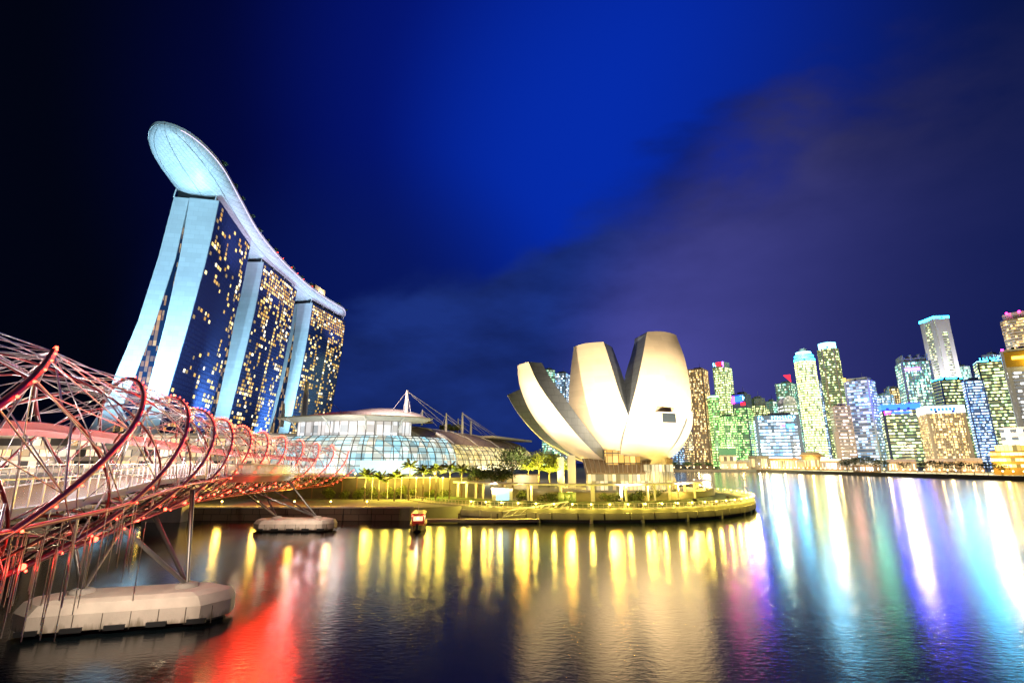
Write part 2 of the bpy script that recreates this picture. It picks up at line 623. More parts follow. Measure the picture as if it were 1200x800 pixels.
# round promontory: boardwalk rim, fascia, piles
mb = MB()
A0, A1 = 205, 388
rim = []
for a in range(A0, A1 + 1, 3):
    t = R(a)
    o_, i_ = prom(t, 1.2), prom(t, -2.6)
    rim.append([Vector((*o_, 2.0)), Vector((*o_, 2.75)), Vector((*i_, 2.75)), Vector((*i_, 2.0))])
mb.loft(rim)
tag(mb.build('boardwalk', M['paving']), kind='structure')
mb = MB()
for a in range(A0, A1, 6):
    t = R(a + 3)
    x, y = prom(t, 1.1)
    mb.box((x, y, 1.35), (5.1, 0.5, 1.3), rz=t + PI / 2)
    if a % 12 == 1:
        x, y = prom(t, 1.0)
        mb.tube([(x, y, -1.5), (x, y, 1.4)], 0.45, 8)
tag(mb.build('boardwalk_fascia', M['concrete']), 'curved concrete fascia on piles under the museum boardwalk', 'sea wall')
# lawn band and museum plaza
for k0, k1, z, m_, nm in ((-2.7, -9.2, 2.78, 'lawn', 'lawn'),):
    mb = MB()
    ring = []
    for a in range(A0, A1 + 1, 3):
        o_, i_ = prom(R(a), k0), prom(R(a), k1)
        ring.append([Vector((*o_, GZ - .2)), Vector((*o_, z)), Vector((*i_, z + 0.7)), Vector((*i_, GZ - .2))])
    mb.loft(ring)
    tag(mb.build(nm, M[m_]), kind='structure')
MU = Vector((35, 154, 0))
mb = MB()
mb.lathe([(30, 0), (30, 2.2), (29.4, 2.25)], 48, (MU.x - 6, MU.y + 2, GZ))
tag(mb.build('plaza', M['paving']), kind='structure')
PZ = GZ + 2.25

# railing round the boardwalk
rail = thing('railing', 'thin metal railing curving round the edge of the museum boardwalk', 'railing', (PR.x, PR.y, 2.75))
for z, r_ in ((1.05, 0.035), (0.6, 0.015), (0.25, 0.015)):
    mb = MB()
    mb.tube([(prom(R(a), 0.9)[0] - PR.x, prom(R(a), 0.9)[1] - PR.y, z) for a in range(A0, A1 + 1, 3)], r_, 5)
    mb.build('rail', M['steel'], rail)
mb = MB()
for a10 in range(A0 * 10, A1 * 10, 12):
    x, y = prom(R(a10 / 10), 0.9)
    mb.box((x - PR.x, y - PR.y, 0.5), (0.05, 0.05, 1.05), rz=R(a10 / 10))
tag(mb.build('railing_post', M['steel'], rail), kind='stuff')

# edge lamps of the boardwalk
LAMP0 = None
lamp_angles = [238 + i * 4.3 for i in range(35)]
for i, a in enumerate(lamp_angles):
    x, y = prom(R(a), 1.05)
    if LAMP0 is None:
        LAMP0 = thing('boardwalk_lamp', 'low post lamp with glowing yellow head along the museum boardwalk edge', 'lamp', (x, y, 2.75), group='lamps along the museum boardwalk')
        mb = MB(); mb.lathe([(0.07, 0), (0.06, 0.75), (0.12, 0.78)], 8); mb.build('post', M['dark_steel'], LAMP0)
        mb = MB(); mb.ball((0, 0, 0.95), 0.19, 8); mb.build('globe', M['glow_warm'], LAMP0)
        LAMP0.rotation_euler = (0, 0, R(a)); lamp('bulb', 'POINT', (0.55, 0, 1.2), 950, (1.0, 0.74, 0.10), LAMP0, 0.22)
    else:
        dup(LAMP0, (x, y, 2.75), R(a))

# pergola: flat ring roof on posts
perg = thing('pergola', 'long curved walkway canopy with a flat pale roof on white posts before the museum', 'pergola', (PR.x, PR.y, 2.7))
mb = MB()
sec = []
for a in range(214, 352, 3):
    o_, i_ = prom(R(a), -9.5), prom(R(a), -13.5)
    sec.append([Vector((o_[0] - PR.x, o_[1] - PR.y, 4.2)), Vector((o_[0] - PR.x, o_[1] - PR.y, 4.6)), Vector((i_[0] - PR.x, i_[1] - PR.y, 4.6)), Vector((i_[0] - PR.x, i_[1] - PR.y, 4.2))])
mb.loft(sec)
mb.build('canopy_roof', M['white_metal'], perg)
for a in range(216, 350, 11):
    for k in (-10.2, -12.8):
        x, y = prom(R(a), k)
        mb = MB(); mb.box((x - PR.x, y - PR.y, 2.15), (0.42, 0.42, 4.1), rz=R(a)); mb.build('post', M['white_metal'], perg)
for a in range(218, 352, 15):
    x, y = prom(R(a), -11.5)
    lamp('pergola_light', 'SPOT', (*[v_ * 1.06 for v_ in (x - PR.x, y - PR.y)], 3.4), 5500, (1.0, 0.46, 0.03), perg, 0.9, ((x - PR.x) * 2.2, (y - PR.y) * 2.2, -3.0), 60, 0.8)  # gold spot added to throw streaks on the water
    lamp('pergola_light', 'POINT', (x - PR.x, y - PR.y, 3.6), 1500, (1.0, 0.62, 0.09), perg, 0.25)

# ================================================================== THE DOUBLE-HELIX FOOTBRIDGE
AX = [(-13.2, -6), (-15.8, 2), (-18.7, 10), (-21.9, 18), (-24.9, 26), (-29.1, 36.5), (-33.3, 47), (-37.5, 58), (-40.9, 69), (-43.8, 80), (-45.9, 91), (-47.4, 102), (-48.5, 113), (-49.1, 124), (-49.4, 135), (-49.3, 142)]


def catmull(pts, n):
    out = []
    P = [2 * Vector(pts[0]) - Vector(pts[1])] + [Vector(q) for q in pts] + [2 * Vector(pts[-1]) - Vector(pts[-2])]
    for i in range(1, len(P) - 2):
        for k in range(n):
            t = k / n
            a, b_, c_, d = P[i - 1], P[i], P[i + 1], P[i + 2]
            out.append(0.5 * ((2 * b_) + (-a + c_) * t + (2 * a - 5 * b_ + 4 * c_ - d) * t * t + (-a + 3 * b_ - 3 * c_ + d) * t ** 3))
    out.append(P[-2])
    return out


axis_pts = catmull(AX, 20)
arc_s = [0.0]
for i in range(1, len(axis_pts)):
    arc_s.append(arc_s[-1] + (axis_pts[i] - axis_pts[i - 1]).length)
S_END = arc_s[-1]


def axis(s):
    s = max(0.0, min(S_END - 1e-4, s))
    lo, hi = 0, len(arc_s) - 1
    while hi - lo > 1:
        m_ = (lo + hi) // 2
        if arc_s[m_] <= s:
            lo = m_
        else:
            hi = m_
    t = (s - arc_s[lo]) / (arc_s[hi] - arc_s[lo])
    q = axis_pts[lo].lerp(axis_pts[hi], t)
    d = (axis_pts[hi] - axis_pts[lo]).normalized()
    zc = 12.7 - 0.5 * max(0.0, min(1.0, (36 - q.y) / 12)) if q.y < 58 else 12.7 - 1.6 * (q.y - 58) / 84
    return Vector((q.x, q.y, zc)), Vector((d.x, d.y, 0)), Vector((d.y, -d.x, 0))


def s_at_y(Y):
    for i, q in enumerate(axis_pts):
        if q.y >= Y:
            return arc_s[i]
    return S_END


def hel(s, th, r):
    c_, d, rt = axis(s)
    return c_ + rt * (r * math.cos(th)) + Vector((0, 0, 1)) * (r * math.sin(th))


M['tube'] = mat('bridge_steel', (0.42, 0.09, 0.09), 0.28, metal=0.5, vary=0.1, scale=3)  # red glow of the marker lamps is put into the steel colour
M['strut'] = mat('bridge_strut', (0.80, 0.76, 0.76), 0.28, metal=0.8, vary=0.1, scale=3)
M['canopy'] = mat('canopy_mesh', (0.24, 0.025, 0.02), 0.4, metal=0.35, vary=0.2, scale=3)  # red lighting is put into the colour of the steel mesh
M['glass_rail'] = bpy.data.materials.new('glass_rail')
M['glass_rail'].use_nodes = True
_p = M['glass_rail'].node_tree.nodes['Principled BSDF']
_p.inputs['Base Color'].default_value = (0.75, 0.72, 0.62, 1)
_p.inputs['Roughness'].default_value = 0.25
_p.inputs['Alpha'].default_value = 0.13

M['dark_deck'] = mat('dark_deck', (0.14, 0.09, 0.06), 0.6, vary=.4, scale=1.5)
bridge = thing('footbridge', 'double helix steel footbridge lit red and white, curving from the left edge to the shore', 'footbridge', (0, 0, 0))
RO, RI = 5.3, 4.5
PIT = 69.6
PITI = 46.0
S0 = s_at_y(26)
outer_nodes = []
NT = 6
for k in range(NT):
    pts, s = [], 0.0
    while s <= S_END:
        th = PI / 2 + 2 * PI * (s - S0) / PIT + 2 * PI * k / NT
        pts.append(hel(s, th, RO))
        s += 0.65
    mb = MB(); mb.tube(pts, 0.135, 8); mb.build('outer_tube', M['tube'], bridge)
inner_paths = []
for k in range(5):
    pts, s = [], 0.0
    while s <= S_END:
        th = PI / 2 - 2 * PI * (s - S0) / PITI + 2 * PI * k / 5 + 0.4
        pts.append(hel(s, th, RI))
        s += 0.65
    inner_paths.append(pts)
    mb = MB(); mb.tube(pts, 0.065, 6); mb.build('inner_tube', M['tube'], bridge)
# struts fan out from each node of the outer tubes to the inner ones
struts = []
for k in range(NT):
    step = PIT / 24
    s = (S0 - PIT * k / NT) % step
    while s <= S_END:
        th = PI / 2 + 2 * PI * (s - S0) / PIT + 2 * PI * k / NT
        a = hel(s, th, RO)
        for ip in inner_paths:
            best = min(((q - a).length, j) for j, q in enumerate(ip))
            if best[0] < 4.6:
                struts.append((a, ip[best[1]], 0.043))
                j2 = best[1] + (7 if (len(struts) % 2) else -7)
                if 0 <= j2 < len(ip) and (ip[j2] - a).length < 8.5:
                    struts.append((a, ip[j2], 0.024))
        # long tie to the neighbouring outer tube
        b_ = hel(s + 5.8, PI / 2 + 2 * PI * (s + 5.8 - S0) / PIT + 2 * PI * (k - 1) / NT, RO)
        if s + 5.8 < S_END and (b_ - a).length < 10.5:
            struts.append((a, b_, 0.03))
        s += step
struts.sort(key=lambda q: ((q[0] + q[1]) / 2 - Vector((0, 0, H))).length if ((q[0] + q[1]) / 2).y > 12 else 999)
for a, b_, r_ in struts[:100]:
    mb = MB(); mb.tube([a, b_], r_, 6); mb.build('strut', M['strut'], bridge)
mb = MB()
for a, b_, r_ in struts[100:]:
    mb.tube([a, b_], r_, 5)
tag(mb.build('strut_web', M['strut'], bridge), kind='stuff')


def sweep(mbx, s0, s1, prof, ds=1.2, mi=0):
    """prof: (lateral, z relative to helix centre) pairs"""
    secs, s = [], s0
    while True:
        s = min(s, s1)
        c_, d, rt = axis(s)
        secs.append([c_ + rt * u + Vector((0, 0, w)) for u, w in prof])
        if s >= s1:
            break
        s += ds
    mbx.loft(secs, mi=mi)


DK = -2.0
mb = MB(); sweep(mb, 0, S_END, [(-3.1, DK), (3.1, DK), (3.1, DK - 0.22), (-3.1, DK - 0.22)]); mb.build('deck', M['dark_deck'], bridge)
for sd in (-1, 1):
    mb = MB(); sweep(mb, 0, S_END, [(sd * 3.1, DK + 0.08), (sd * 3.35, DK + 0.08), (sd * 3.35, DK - 0.3), (sd * 3.1, DK - 0.3)]); mb.build('edge_beam', M['white_metal'], bridge)
    mb = MB(); sweep(mb, 0, S_END, [(sd * 3.2, DK + 1.15), (sd * 3.27, DK + 1.15), (sd * 3.27, DK + 1.21), (sd * 3.2, DK + 1.21)]); mb.build('handrail', M['steel'], bridge)
    mb = MB(); sweep(mb, 0, S_END, [(sd * 3.22, DK + 0.15), (sd * 3.25, DK + 0.15), (sd * 3.25, DK + 1.05), (sd * 3.22, DK + 1.05)]); mb.build('glass_balustrade', M['glass_rail'], bridge)
mb = MB(); s = 0.0
while s < S_END:
    c_, d, rt = axis(s)
    for sd in (-1, 1):
        q = c_ + rt * (sd * 3.235) + Vector((0, 0, DK + .6))
        mb.box(q, (.06, .06, 1.15), math.atan2(d.y, d.x))
    s += 1.1
tag(mb.build('baluster', M['strut'], bridge), kind='stuff')
# bottom chords and truss beneath the deck
for th, r_ in ((R(-27), 0.10), (R(-153), 0.10), (R(-78), 0.11), (R(-102), 0.11)):
    pts, s = [], 0.0
    while s <= S_END:
        pts.append(hel(s, th, RO)); s += 1.5
    mb = MB(); mb.tube(pts, r_, 6); mb.build('bottom_chord', M['tube'], bridge)
mb = MB(); s, i = 0.0, 0
while s < S_END - 6:
    for t0, t1 in ((R(-27), R(-78)), (R(-153), R(-102))):
        mb.tube([hel(s, t0, RO), hel(s + 2.9, t1, RO)], 0.06, 5)
        mb.tube([hel(s + 2.9, t1, RO), hel(s + 5.8, t0, RO)], 0.06, 5)
    mb.tube([hel(s, R(-78), RO), hel(s + 2.9, R(-102), RO)], 0.05, 5)
    mb.tube([hel(s, R(-27), RO), hel(s, R(-153), RO)], 0.07, 5)
    s += 5.8
tag(mb.build('truss_web', M['dark_steel'], bridge), kind='stuff')
# canopy segments along the far side, inside the helix
s = 0.0
while s < S_END - 5:
    secs = []
    for q in range(9):
        ss = s + 9.4 * q / 8
        secs.append([hel(ss, R(t_), r_) for t_, r_ in ((165, 4.3), (159, 4.31), (152, 4.3), (152, 4.16), (159, 4.17), (165, 4.16))])
    mb = MB(); mb.loft(secs); mb.build('canopy_panel', M['canopy'], bridge)
    secs = []
    if int(s / 10) % 2 == 0:
        for q in range(9):
            ss = s + 9.4 * q / 8
            secs.append([hel(ss, R(t_), r_) for t_, r_ in ((110, 4.3), (97, 4.3), (84, 4.3), (84, 4.24), (97, 4.24), (110, 4.24))])
        mb = MB(); mb.loft(secs); mb.build('glass_canopy', M['glass_rail'], bridge)
    s += 10.0
# red marker lamps strung along the outer tubes, near side
leds = []
for k in range(NT):
    s = 0.0
    while s <= S_END:
        th = (PI / 2 + 2 * PI * (s - S0) / PIT + 2 * PI * k / NT) % (2 * PI)
        c_, d, rt = axis(s)
        deg = math.degrees(th)
        if deg > 300 or deg < 108:
            leds.append(hel(s, th, RO + 0.2))
        s += 1.45
leds.sort(key=lambda q: (q - Vector((0, 0, H))).length if q.y > 14 else 999)
for q in leds[:92]:
    mb = MB(); mb.ball(q, 0.055 if q.y < 50 else 0.075, 6); mb.build('marker_lamp', M['glow_red'], bridge)
mb = MB()
for q in leds[92:]:
    mb.ball(q, 0.12, 5)
tag(mb.build('marker_lamp', M['glow_red'], bridge), kind='stuff')
# light: red from the marker lamps, white from the deck
s = 8.0
while s < S_END:
    lamp('red_light', 'POINT', hel(s, R(8), RO + 1.1), 105, (1.0, 0.03, 0.02), bridge, 0.15)
    lamp('red_light', 'POINT', hel(s + 4, R(165), 1.8), 90, (1.0, 0.04, 0.03), bridge, 0.15)
    s += 11.5
s = 6.0
while s < S_END:
    c_, d, rt = axis(s)
    lamp('deck_light', 'POINT', c_ + Vector((0, 0, 0.8)), 850, (1.0, 0.88, 0.88), bridge, 0.2)
    s += 8.5
s = 14.0
while s < S_END - 30:
    q = hel(s, R(-52), RO + 0.1)
    mb = MB(); mb.ball(q, 0.13, 6); mb.build('marker_lamp', M['glow_red'], bridge)
    lamp('red_light', 'POINT', q + Vector((0.15, -0.3, -0.1)), 60, (1.0, 0.03, 0.02), bridge, 0.12)
    s += 7.0
# warm floods under the deck, aimed at the piers
for Y_ in (30, 37, 50, 62, 76, 88, 100):
    q, d, rt = axis(s_at_y(Y_))
    lamp('under_light', 'POINT', q + Vector((0, 0, DK - 1.2)), 160, (1.0, 0.80, 0.5), bridge, 0.2)

M['pod_glass_rail'] = M['glass_rail'].copy()
M['pod_glass_rail'].name = 'pod_glass_rail'
M['pod_glass_rail'].node_tree.nodes['Principled BSDF'].inputs['Alpha'].default_value = 0.4
# oval viewing pod on the near side
sp = s_at_y(76)
mb = MB(); pod_out = []
for i in range(25):
    t_ = PI * i / 24
    ss = sp - 17 * math.cos(t_)
    c_, d, rt = axis(ss)
    pod_out.append((ss, 3.3 + 6.2 * math.sin(t_)))
secs = []
for ss, w_ in pod_out:
    c_, d, rt = axis(ss)
    secs.append([c_ + rt * 3.36 + Vector((0, 0, DK + 0.05)), c_ + rt * (w_ + 0.1) + Vector((0, 0, DK + 0.05)), c_ + rt * (w_ + 0.1) + Vector((0, 0, DK - 0.25)), c_ + rt * max(3.37, w_ - 0.8) + Vector((0, 0, DK - 1.0)), c_ + rt * 3.36 + Vector((0, 0, DK - 0.9))])
mb.loft(secs)
mb.build('viewing_pod', M['white_metal'], bridge)
mb = MB(); secs = []
for ss, w_ in pod_out:
    c_, d, rt = axis(ss)
    secs.append([c_ + rt * w_ + Vector((0, 0, DK + 0.06)), c_ + rt * (w_ + 0.03) + Vector((0, 0, DK + 0.06)), c_ + rt * (w_ + 0.03) + Vector((0, 0, DK + 1.2)), c_ + rt * w_ + Vector((0, 0, DK + 1.2))])
mb.loft(secs); mb.build('glass_balustrade', M['pod_glass_rail'], bridge)
mb = MB(); mb.tube([axis(ss)[0] + axis(ss)[2] * w_ + Vector((0, 0, DK + 1.25)) for ss, w_ in pod_out], 0.05, 6); mb.build('handrail', M['steel'], bridge)
for i in (4, 8, 12, 16, 20):
    ss, w_ = pod_out[i]
    c_, d, rt = axis(ss)
    lamp('pod_light', 'POINT', c_ + rt * (w_ - 2.2) + Vector((0, 0, DK + 1.6)), 420, (1.0, 0.66, 0.18), bridge, 0.15)
    lamp('pod_light', 'POINT', c_ + rt * (w_ + 1.1) + Vector((0, 0, DK - 1.5)), 90, (1.0, 0.03, 0.02) if i in (4, 8, 16) else (1.0, .9, .85), bridge, 0.15)  # unseen lamps added outside the pod to light its fascia
# thin rods built in place of pale vertical light streaks beneath the near span
k_ = 0
for i in range(85):
    ss = rnd.uniform(s_at_y(13), s_at_y(31))
    c_, d, rt = axis(ss)
    q = c_ + rt * rnd.uniform(1.5, 5.0)
    z1_ = rnd.uniform(8.2, 10.2); ln = rnd.uniform(1.4, 4.4)
    mb = MB(); mb.tube([(q.x, q.y, z1_), (q.x, q.y, z1_ - ln)], 0.022, 5); mb.build('streak_rod', M['strut'], bridge)

# piers
def pier(Y_, cx, cy, ang, L, W, h, label):
    o = thing('bridge_pier', label, 'pier', (cx, cy, 0), ang, group='bridge piers standing in the water')
    def ring(lx, wy, z):
        e = 1.7
        return [Vector((x, y, z)) for x, y in ((-lx + e, -wy), (lx - e, -wy), (lx, -wy + e), (lx, wy - e), (lx - e, wy), (-lx + e, wy), (-lx, wy - e), (-lx, -wy + e))]
    mb = MB()
    mb.loft([ring(L / 2, W / 2, 0.35), ring(L / 2, W / 2, h * 0.62), ring(L / 2 - 0.35, W / 2 - 0.3, h * 0.9), ring(L / 2 - 0.9, W / 2 - 0.8, h)])
    mb.build('pile_cap', M['pile_concrete'], o)
    mb = MB(); mb.loft([ring(L / 2 - 0.5, W / 2 - 0.5, -1.5), ring(L / 2 - 0.5, W / 2 - 0.5, 0.35)])
    mb.build('plinth', M['dark_concrete'], o)
    for i in range(8):     # joints between the cap's segments, drawn as thin dark seams
        x = -L / 2 + L * (i + 0.5) / 8
        mb = MB(); mb.box((x, -W / 2 - 0.004, h * 0.35), (0.05, 0.05, h * 0.52)); mb.build('seam', M['dark_concrete'], o)
    for i in range(5):
        x = -L / 2 + L * (i + 0.7) / 5.4
        mb = MB(); mb.box((x, -W / 2 - 0.08, 0.42), (1.3, 0.22, 0.32)); mb.build('fender', M['dark_metal'], o)
    c_, d, rt = axis(s_at_y(Y_))
    Mi = Matrix.Rotation(-ang, 3, 'Z')
    def loc(v):
        return Mi @ (v - Vector((cx, cy, 0)))
    for sd in (-1, 1):
        foot = Vector((sd * L * 0.25, 0.3, h))
        mb = MB(); mb.lathe([(0.85, 0), (0.85, 0.22), (0.5, 0.35)], 12, (foot.x, foot.y, h - 0.02)); mb.build('footing', M['concrete'], o)
        tops = [c_ + rt * (sd * 4.4) + d * 0.3 + Vector((0, 0, -3.0)), c_ + rt * (sd * 0.9) + d * 4.5 + Vector((0, 0, -5.2)), c_ + rt * (sd * 0.9) - d * 4.5 + Vector((0, 0, -5.2))]
        for q in tops:
            mb = MB(); mb.tube([foot + Vector((0, 0, 0.1)), loc(q)], [0.15, 0.19], 8); mb.build('leg', M['dark_steel'], o)
    return o


_c, _d, _r = axis(s_at_y(42.5))
pier(42.5, -29.6, 42.3, math.atan2(0.28, 0.96), 14.2, 5.0, 2.3, 'near bridge pier with a pale concrete pile cap and dark splayed legs')
pier(95, -39.8, 96.5, R(2), 14.6, 5.0, 2.1, 'far bridge pier with a pale concrete pile cap beside the stone quay')
for cx, cy, e in ((-29.6, 42.3, 5600), (-39.8, 96.5, 4600)):
    lamp('pier_flood', 'SPOT', (cx + 4, cy - 9, 7.6), e, (1.0, 0.80, 0.62), bridge, 0.4, (cx, cy, 1.5), 80)


# people on the pod
def person(loc, rz, label, shirt, group='people on the bridge'):
    o = thing('person', label, 'person', loc, rz, group)
    v = [(0, 0, .92), (0, 0, 1.12), (0, 0, 1.36), (0, 0, 1.48), (0, .02, 1.60), (0, .01, 1.70),
         (.10, 0, .86), (.11, .01, .48), (.11, 0, .08), (.12, .13, .04),
         (-.10, 0, .86), (-.11, .01, .48), (-.11, 0, .08), (-.12, .13, .04),
         (.19, 0, 1.40), (.25, .03, 1.14), (.22, .18, .96), (-.19, 0, 1.40), (-.25, .03, 1.14), (-.22, .18, .96)]
    e = [(0, 1), (1, 2), (2, 3), (3, 4), (4, 5), (0, 6), (6, 7), (7, 8), (8, 9), (0, 10), (10, 11), (11, 12), (12, 13), (2, 14), (14, 15), (15, 16), (2, 17), (17, 18), (18, 19)]
    r_ = [.15, .14, .16, .06, .095, .085, .09, .062, .045, .04, .09, .062, .045, .04, .062, .046, .036, .062, .046, .036]
    me = bpy.data.meshes.new('body'); me.from_pydata(v, e, []); me.materials.append(shirt)
    b_ = bpy.data.objects.new('body', me); COL.objects.link(b_); b_.parent = o
    sk = b_.modifiers.new('skin', 'SKIN'); b_.modifiers.new('sub', 'SUBSURF').render_levels = 1
    for i, x in enumerate(me.skin_vertices[0].data):
        x.radius = (r_[i], r_[i] * 0.85)
        x.use_root = (i == 0)
    mb = MB(); mb.ball((0, -.02, 1.70), .108, 8); mb.build('hair', M['dark_metal'], o)
    return o


for i, (idx, lab, sh) in enumerate(((15, 'person in a dark shirt leaning on the viewing pod rail', 'cloth_dark'), (17, 'person in a pale shirt standing near the right end of the viewing pod', 'cloth_light'))):
    ss, w_ = pod_out[idx]
    c_, d, rt = axis(ss)
    q = c_ + rt * (w_ - 0.9) + Vector((0, 0, DK + 0.06))
    person(q, math.atan2(-rt.x, rt.y), lab, M[sh])

# road bridge behind the footbridge
rb = thing('road_bridge', 'low concrete road bridge running behind the helix footbridge', 'bridge', (-60, 40, 0))
mb = MB(); mb.loft([[Vector((x - 6, y, 6.5)), Vector((x + 6, y, 6.5)), Vector((x + 5, y, 5.0)), Vector((x - 5, y, 5.0))] for x, y in ((19, -60), (8, -20), (-3, 20), (-12, 60), (-15, 100))])
mb.build('deck', M['concrete'], rb)
mb = MB(); mb.loft([[Vector((x + 6.02, y, 7.5)), Vector((x + 6.2, y, 7.5)), Vector((x + 6.2, y, 5.8)), Vector((x + 6.02, y, 5.8))] for x, y in ((19, -60), (8, -20), (-3, 20), (-12, 60), (-15, 100))])
mb.build('parapet', M['pale_concrete'], rb)
for x, y in ((7, -15), (-5, 28), (-13, 70)):
    mb = MB(); mb.box((x, y, 1.8), (8, 2.5, 6.4)); mb.build('pillar', M['concrete'], rb)

# ================================================================== TREE BUILDER
def leaves(mb, c, rx, ry, rz_, n_, size, rr):
    for i in range(n_):
        while True:
            v = Vector((rr.uniform(-1, 1), rr.uniform(-1, 1), rr.uniform(-1, 1)))
            if 0.25 < v.length < 1:
                break
        p_ = Vector((c[0] + v.x * rx, c[1] + v.y * ry, c[2] + v.z * rz_))
        s = size * rr.uniform(0.6, 1.4)
        a = Vector((rr.uniform(-1, 1), rr.uniform(-1, 1), rr.uniform(-.6, .6))).normalized() * s
        b_ = a.cross(Vector((rr.uniform(-1, 1), rr.uniform(-1, 1), rr.uniform(-1, 1)))).normalized() * s * 0.55
        mb.add([p_ - a, p_ + b_, p_ + a, p_ - b_], [(0, 1, 2, 3)])


def tree(name, label, loc, h, w, leafm, seed, n_=900, size=0.30, group=None, clumps=11, trunk=0.22):
    rr = random.Random(seed)
    o = thing(name, label, 'tree', loc, 0, group)
    mb = MB()
    th = h * 0.42
    bend = Vector((rr.uniform(-.4, .4), rr.uniform(-.4, .4), th))
    mb.tube([(0, 0, -.3), (bend.x * .3, bend.y * .3, th * .5), bend], [trunk * 1.4, trunk, trunk * .8], 7)
    cs = []
    for k in range(clumps):
        a = 2 * PI * k / clumps + rr.uniform(-.4, .4)
        r_ = w * .5 * rr.uniform(0.15, 0.78)
        z = h * rr.uniform(.52, .86)
        cs.append(Vector((r_ * math.cos(a), r_ * math.sin(a), z)))
        mb.tube([bend, bend.lerp(cs[-1], .5) + Vector((0, 0, .25)), cs[-1]], [trunk * .55, trunk * .35, trunk * .12], 5, cap=False)
    mb.build('trunk', M['bark'], o)
    mb = MB()
    for c_ in cs:
        q = w * rr.uniform(.15, .25)
        leaves(mb, c_, q * 1.2, q * 1.2, q * .75, n_ // clumps, size, rr)
    mb.build('crown', leafm, o, fix=False)
    return o



# ================================================================== LOTUS MUSEUM
mus = thing('museum', 'white lotus-shaped museum with tall cream petals on the round promontory', 'museum', MU)


def interp(prof, n):
    P = [prof[0]] + prof + [prof[-1]]
    out = []
    for i in range(1, len(P) - 2):
        for k in range(n):
            t = k / n
            out.append(tuple(0.5 * (2 * b_ + (-a + c_) * t + (2 * a - 5 * b_ + 4 * c_ - d) * t * t + (-a + 3 * b_ - 3 * c_ + d) * t ** 3)
                             for a, b_, c_, d in zip(P[i - 1], P[i], P[i + 1], P[i + 2])))
    out.append(prof[-1])
    return out


def petal(phi, prof, tilt=0.0, thick=6.0, label=None, tin=0.88):
    """prof: (radius, z, half width) of the outer face, base to tip"""
    ph = R(phi)
    er = Vector((math.cos(ph), math.sin(ph), 0)); et = Vector((-math.sin(ph), math.cos(ph), 0))
    rows = interp(prof, 6)
    n_ = len(rows)
    outs, ins = [], []
    for i, (r_, z_, w_) in enumerate(rows):
        f = i / (n_ - 1)
        a = rows[max(0, i - 1)]; b_ = rows[min(n_ - 1, i + 1)]
        nx, nz = (b_[1] - a[1]), -(b_[0] - a[0])        # outward normal in the r,z plane
        ln = math.hypot(nx, nz); nx, nz = nx / ln, nz / ln
        side = tilt * f * f
        row = []
        for j in range(9):
            u = -1 + j / 4
            bul = 0.22 * w_ * (1 - u * u)
            row.append(er * (r_ - 0.22 * w_ + bul * nx) + et * (u * w_ + side) + Vector((0, 0, z_ + bul * nz - 0.0)))
        outs.append(row)
        th_ = thick * (0.25 + 1.5 * f * (1 - f) + 0.55 * f)
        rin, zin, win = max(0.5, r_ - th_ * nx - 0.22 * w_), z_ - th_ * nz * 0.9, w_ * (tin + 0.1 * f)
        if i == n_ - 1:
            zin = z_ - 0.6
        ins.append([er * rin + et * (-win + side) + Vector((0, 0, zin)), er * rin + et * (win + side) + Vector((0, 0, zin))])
    o = MB(); o.loft(outs, closed=False, caps=False, smooth=True)
    sh = o.build('petal', M['petal'], mus, fix=False)
    if label:
        sh['label'] = label
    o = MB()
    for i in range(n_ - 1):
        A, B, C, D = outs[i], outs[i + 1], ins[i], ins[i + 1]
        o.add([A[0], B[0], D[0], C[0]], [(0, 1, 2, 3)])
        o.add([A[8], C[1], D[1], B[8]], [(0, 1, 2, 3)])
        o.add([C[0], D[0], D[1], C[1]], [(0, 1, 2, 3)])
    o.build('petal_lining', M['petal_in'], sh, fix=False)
    o = MB(); T = outs[-1]; I = ins[-1]
    o.add(T + [I[1], I[0]], [tuple(range(11))])
    o.build('skylight', M['dark_glass'], sh, fix=False)
    return sh


M['dark_glass'] = mat('dark_glass', (0.03, 0.045, 0.07), 0.12, spec=0.8)
# C: facing the water, left of centre; D: the tallest; B: leaning left; A: far left, low; E: short, right
petal(-129, [(1.5, 10.5, 2.0), (7, 12.0, 6.5), (13.5, 16.5, 9.6), (18, 24, 9.4), (19.6, 31, 8.2), (19.4, 39, 6.6), (18.6, 45.8, 5.0)], thick=7.0, tilt=-2.0, label='cream petal left of the middle, flat topped')
petal(-68, [(1.5, 10.5, 2.0), (7.5, 12.0, 6.8), (14, 16.5, 10.2), (18, 24, 10.6), (19.6, 32, 9.4), (19.4, 41, 7.4), (17.6, 48.6, 5.2)], thick=8.0, tilt=2.8, label='tallest cream petal with a window box')
petal(-153, [(1.5, 10.5, 1.2), (12, 12.2, 4.4), (22, 17.5, 6.6), (30, 25, 7.0), (35, 33, 5.2), (36.6, 39.2, 3.4)], thick=5.0, label='cream petal leaning out to the left')
petal(160, [(1.5, 10.5, 1.2), (14, 12.8, 3.2), (26, 19, 4.0), (34, 27, 3.6), (38.6, 34.0, 2.4)], thick=7.5, label='low outer petal with a dark lining')
petal(-22, [(1.5, 10.5, 1.5), (9, 12.2, 4.5), (15.5, 16.5, 6.0), (19, 22, 6.2), (19.8, 26.5, 5.4)], thick=6, label='short petal at the right')
petal(62, [(1.5, 10.5, 1.5), (9, 12.4, 4.5), (15, 17, 6.5), (18.5, 25, 6.8), (18, 33, 5)], thick=6)
petal(110, [(1.5, 10.5, 1.5), (9, 12.4, 4.5), (15, 17, 6.5), (18.5, 25, 6.8), (18, 35, 5)], thick=6)
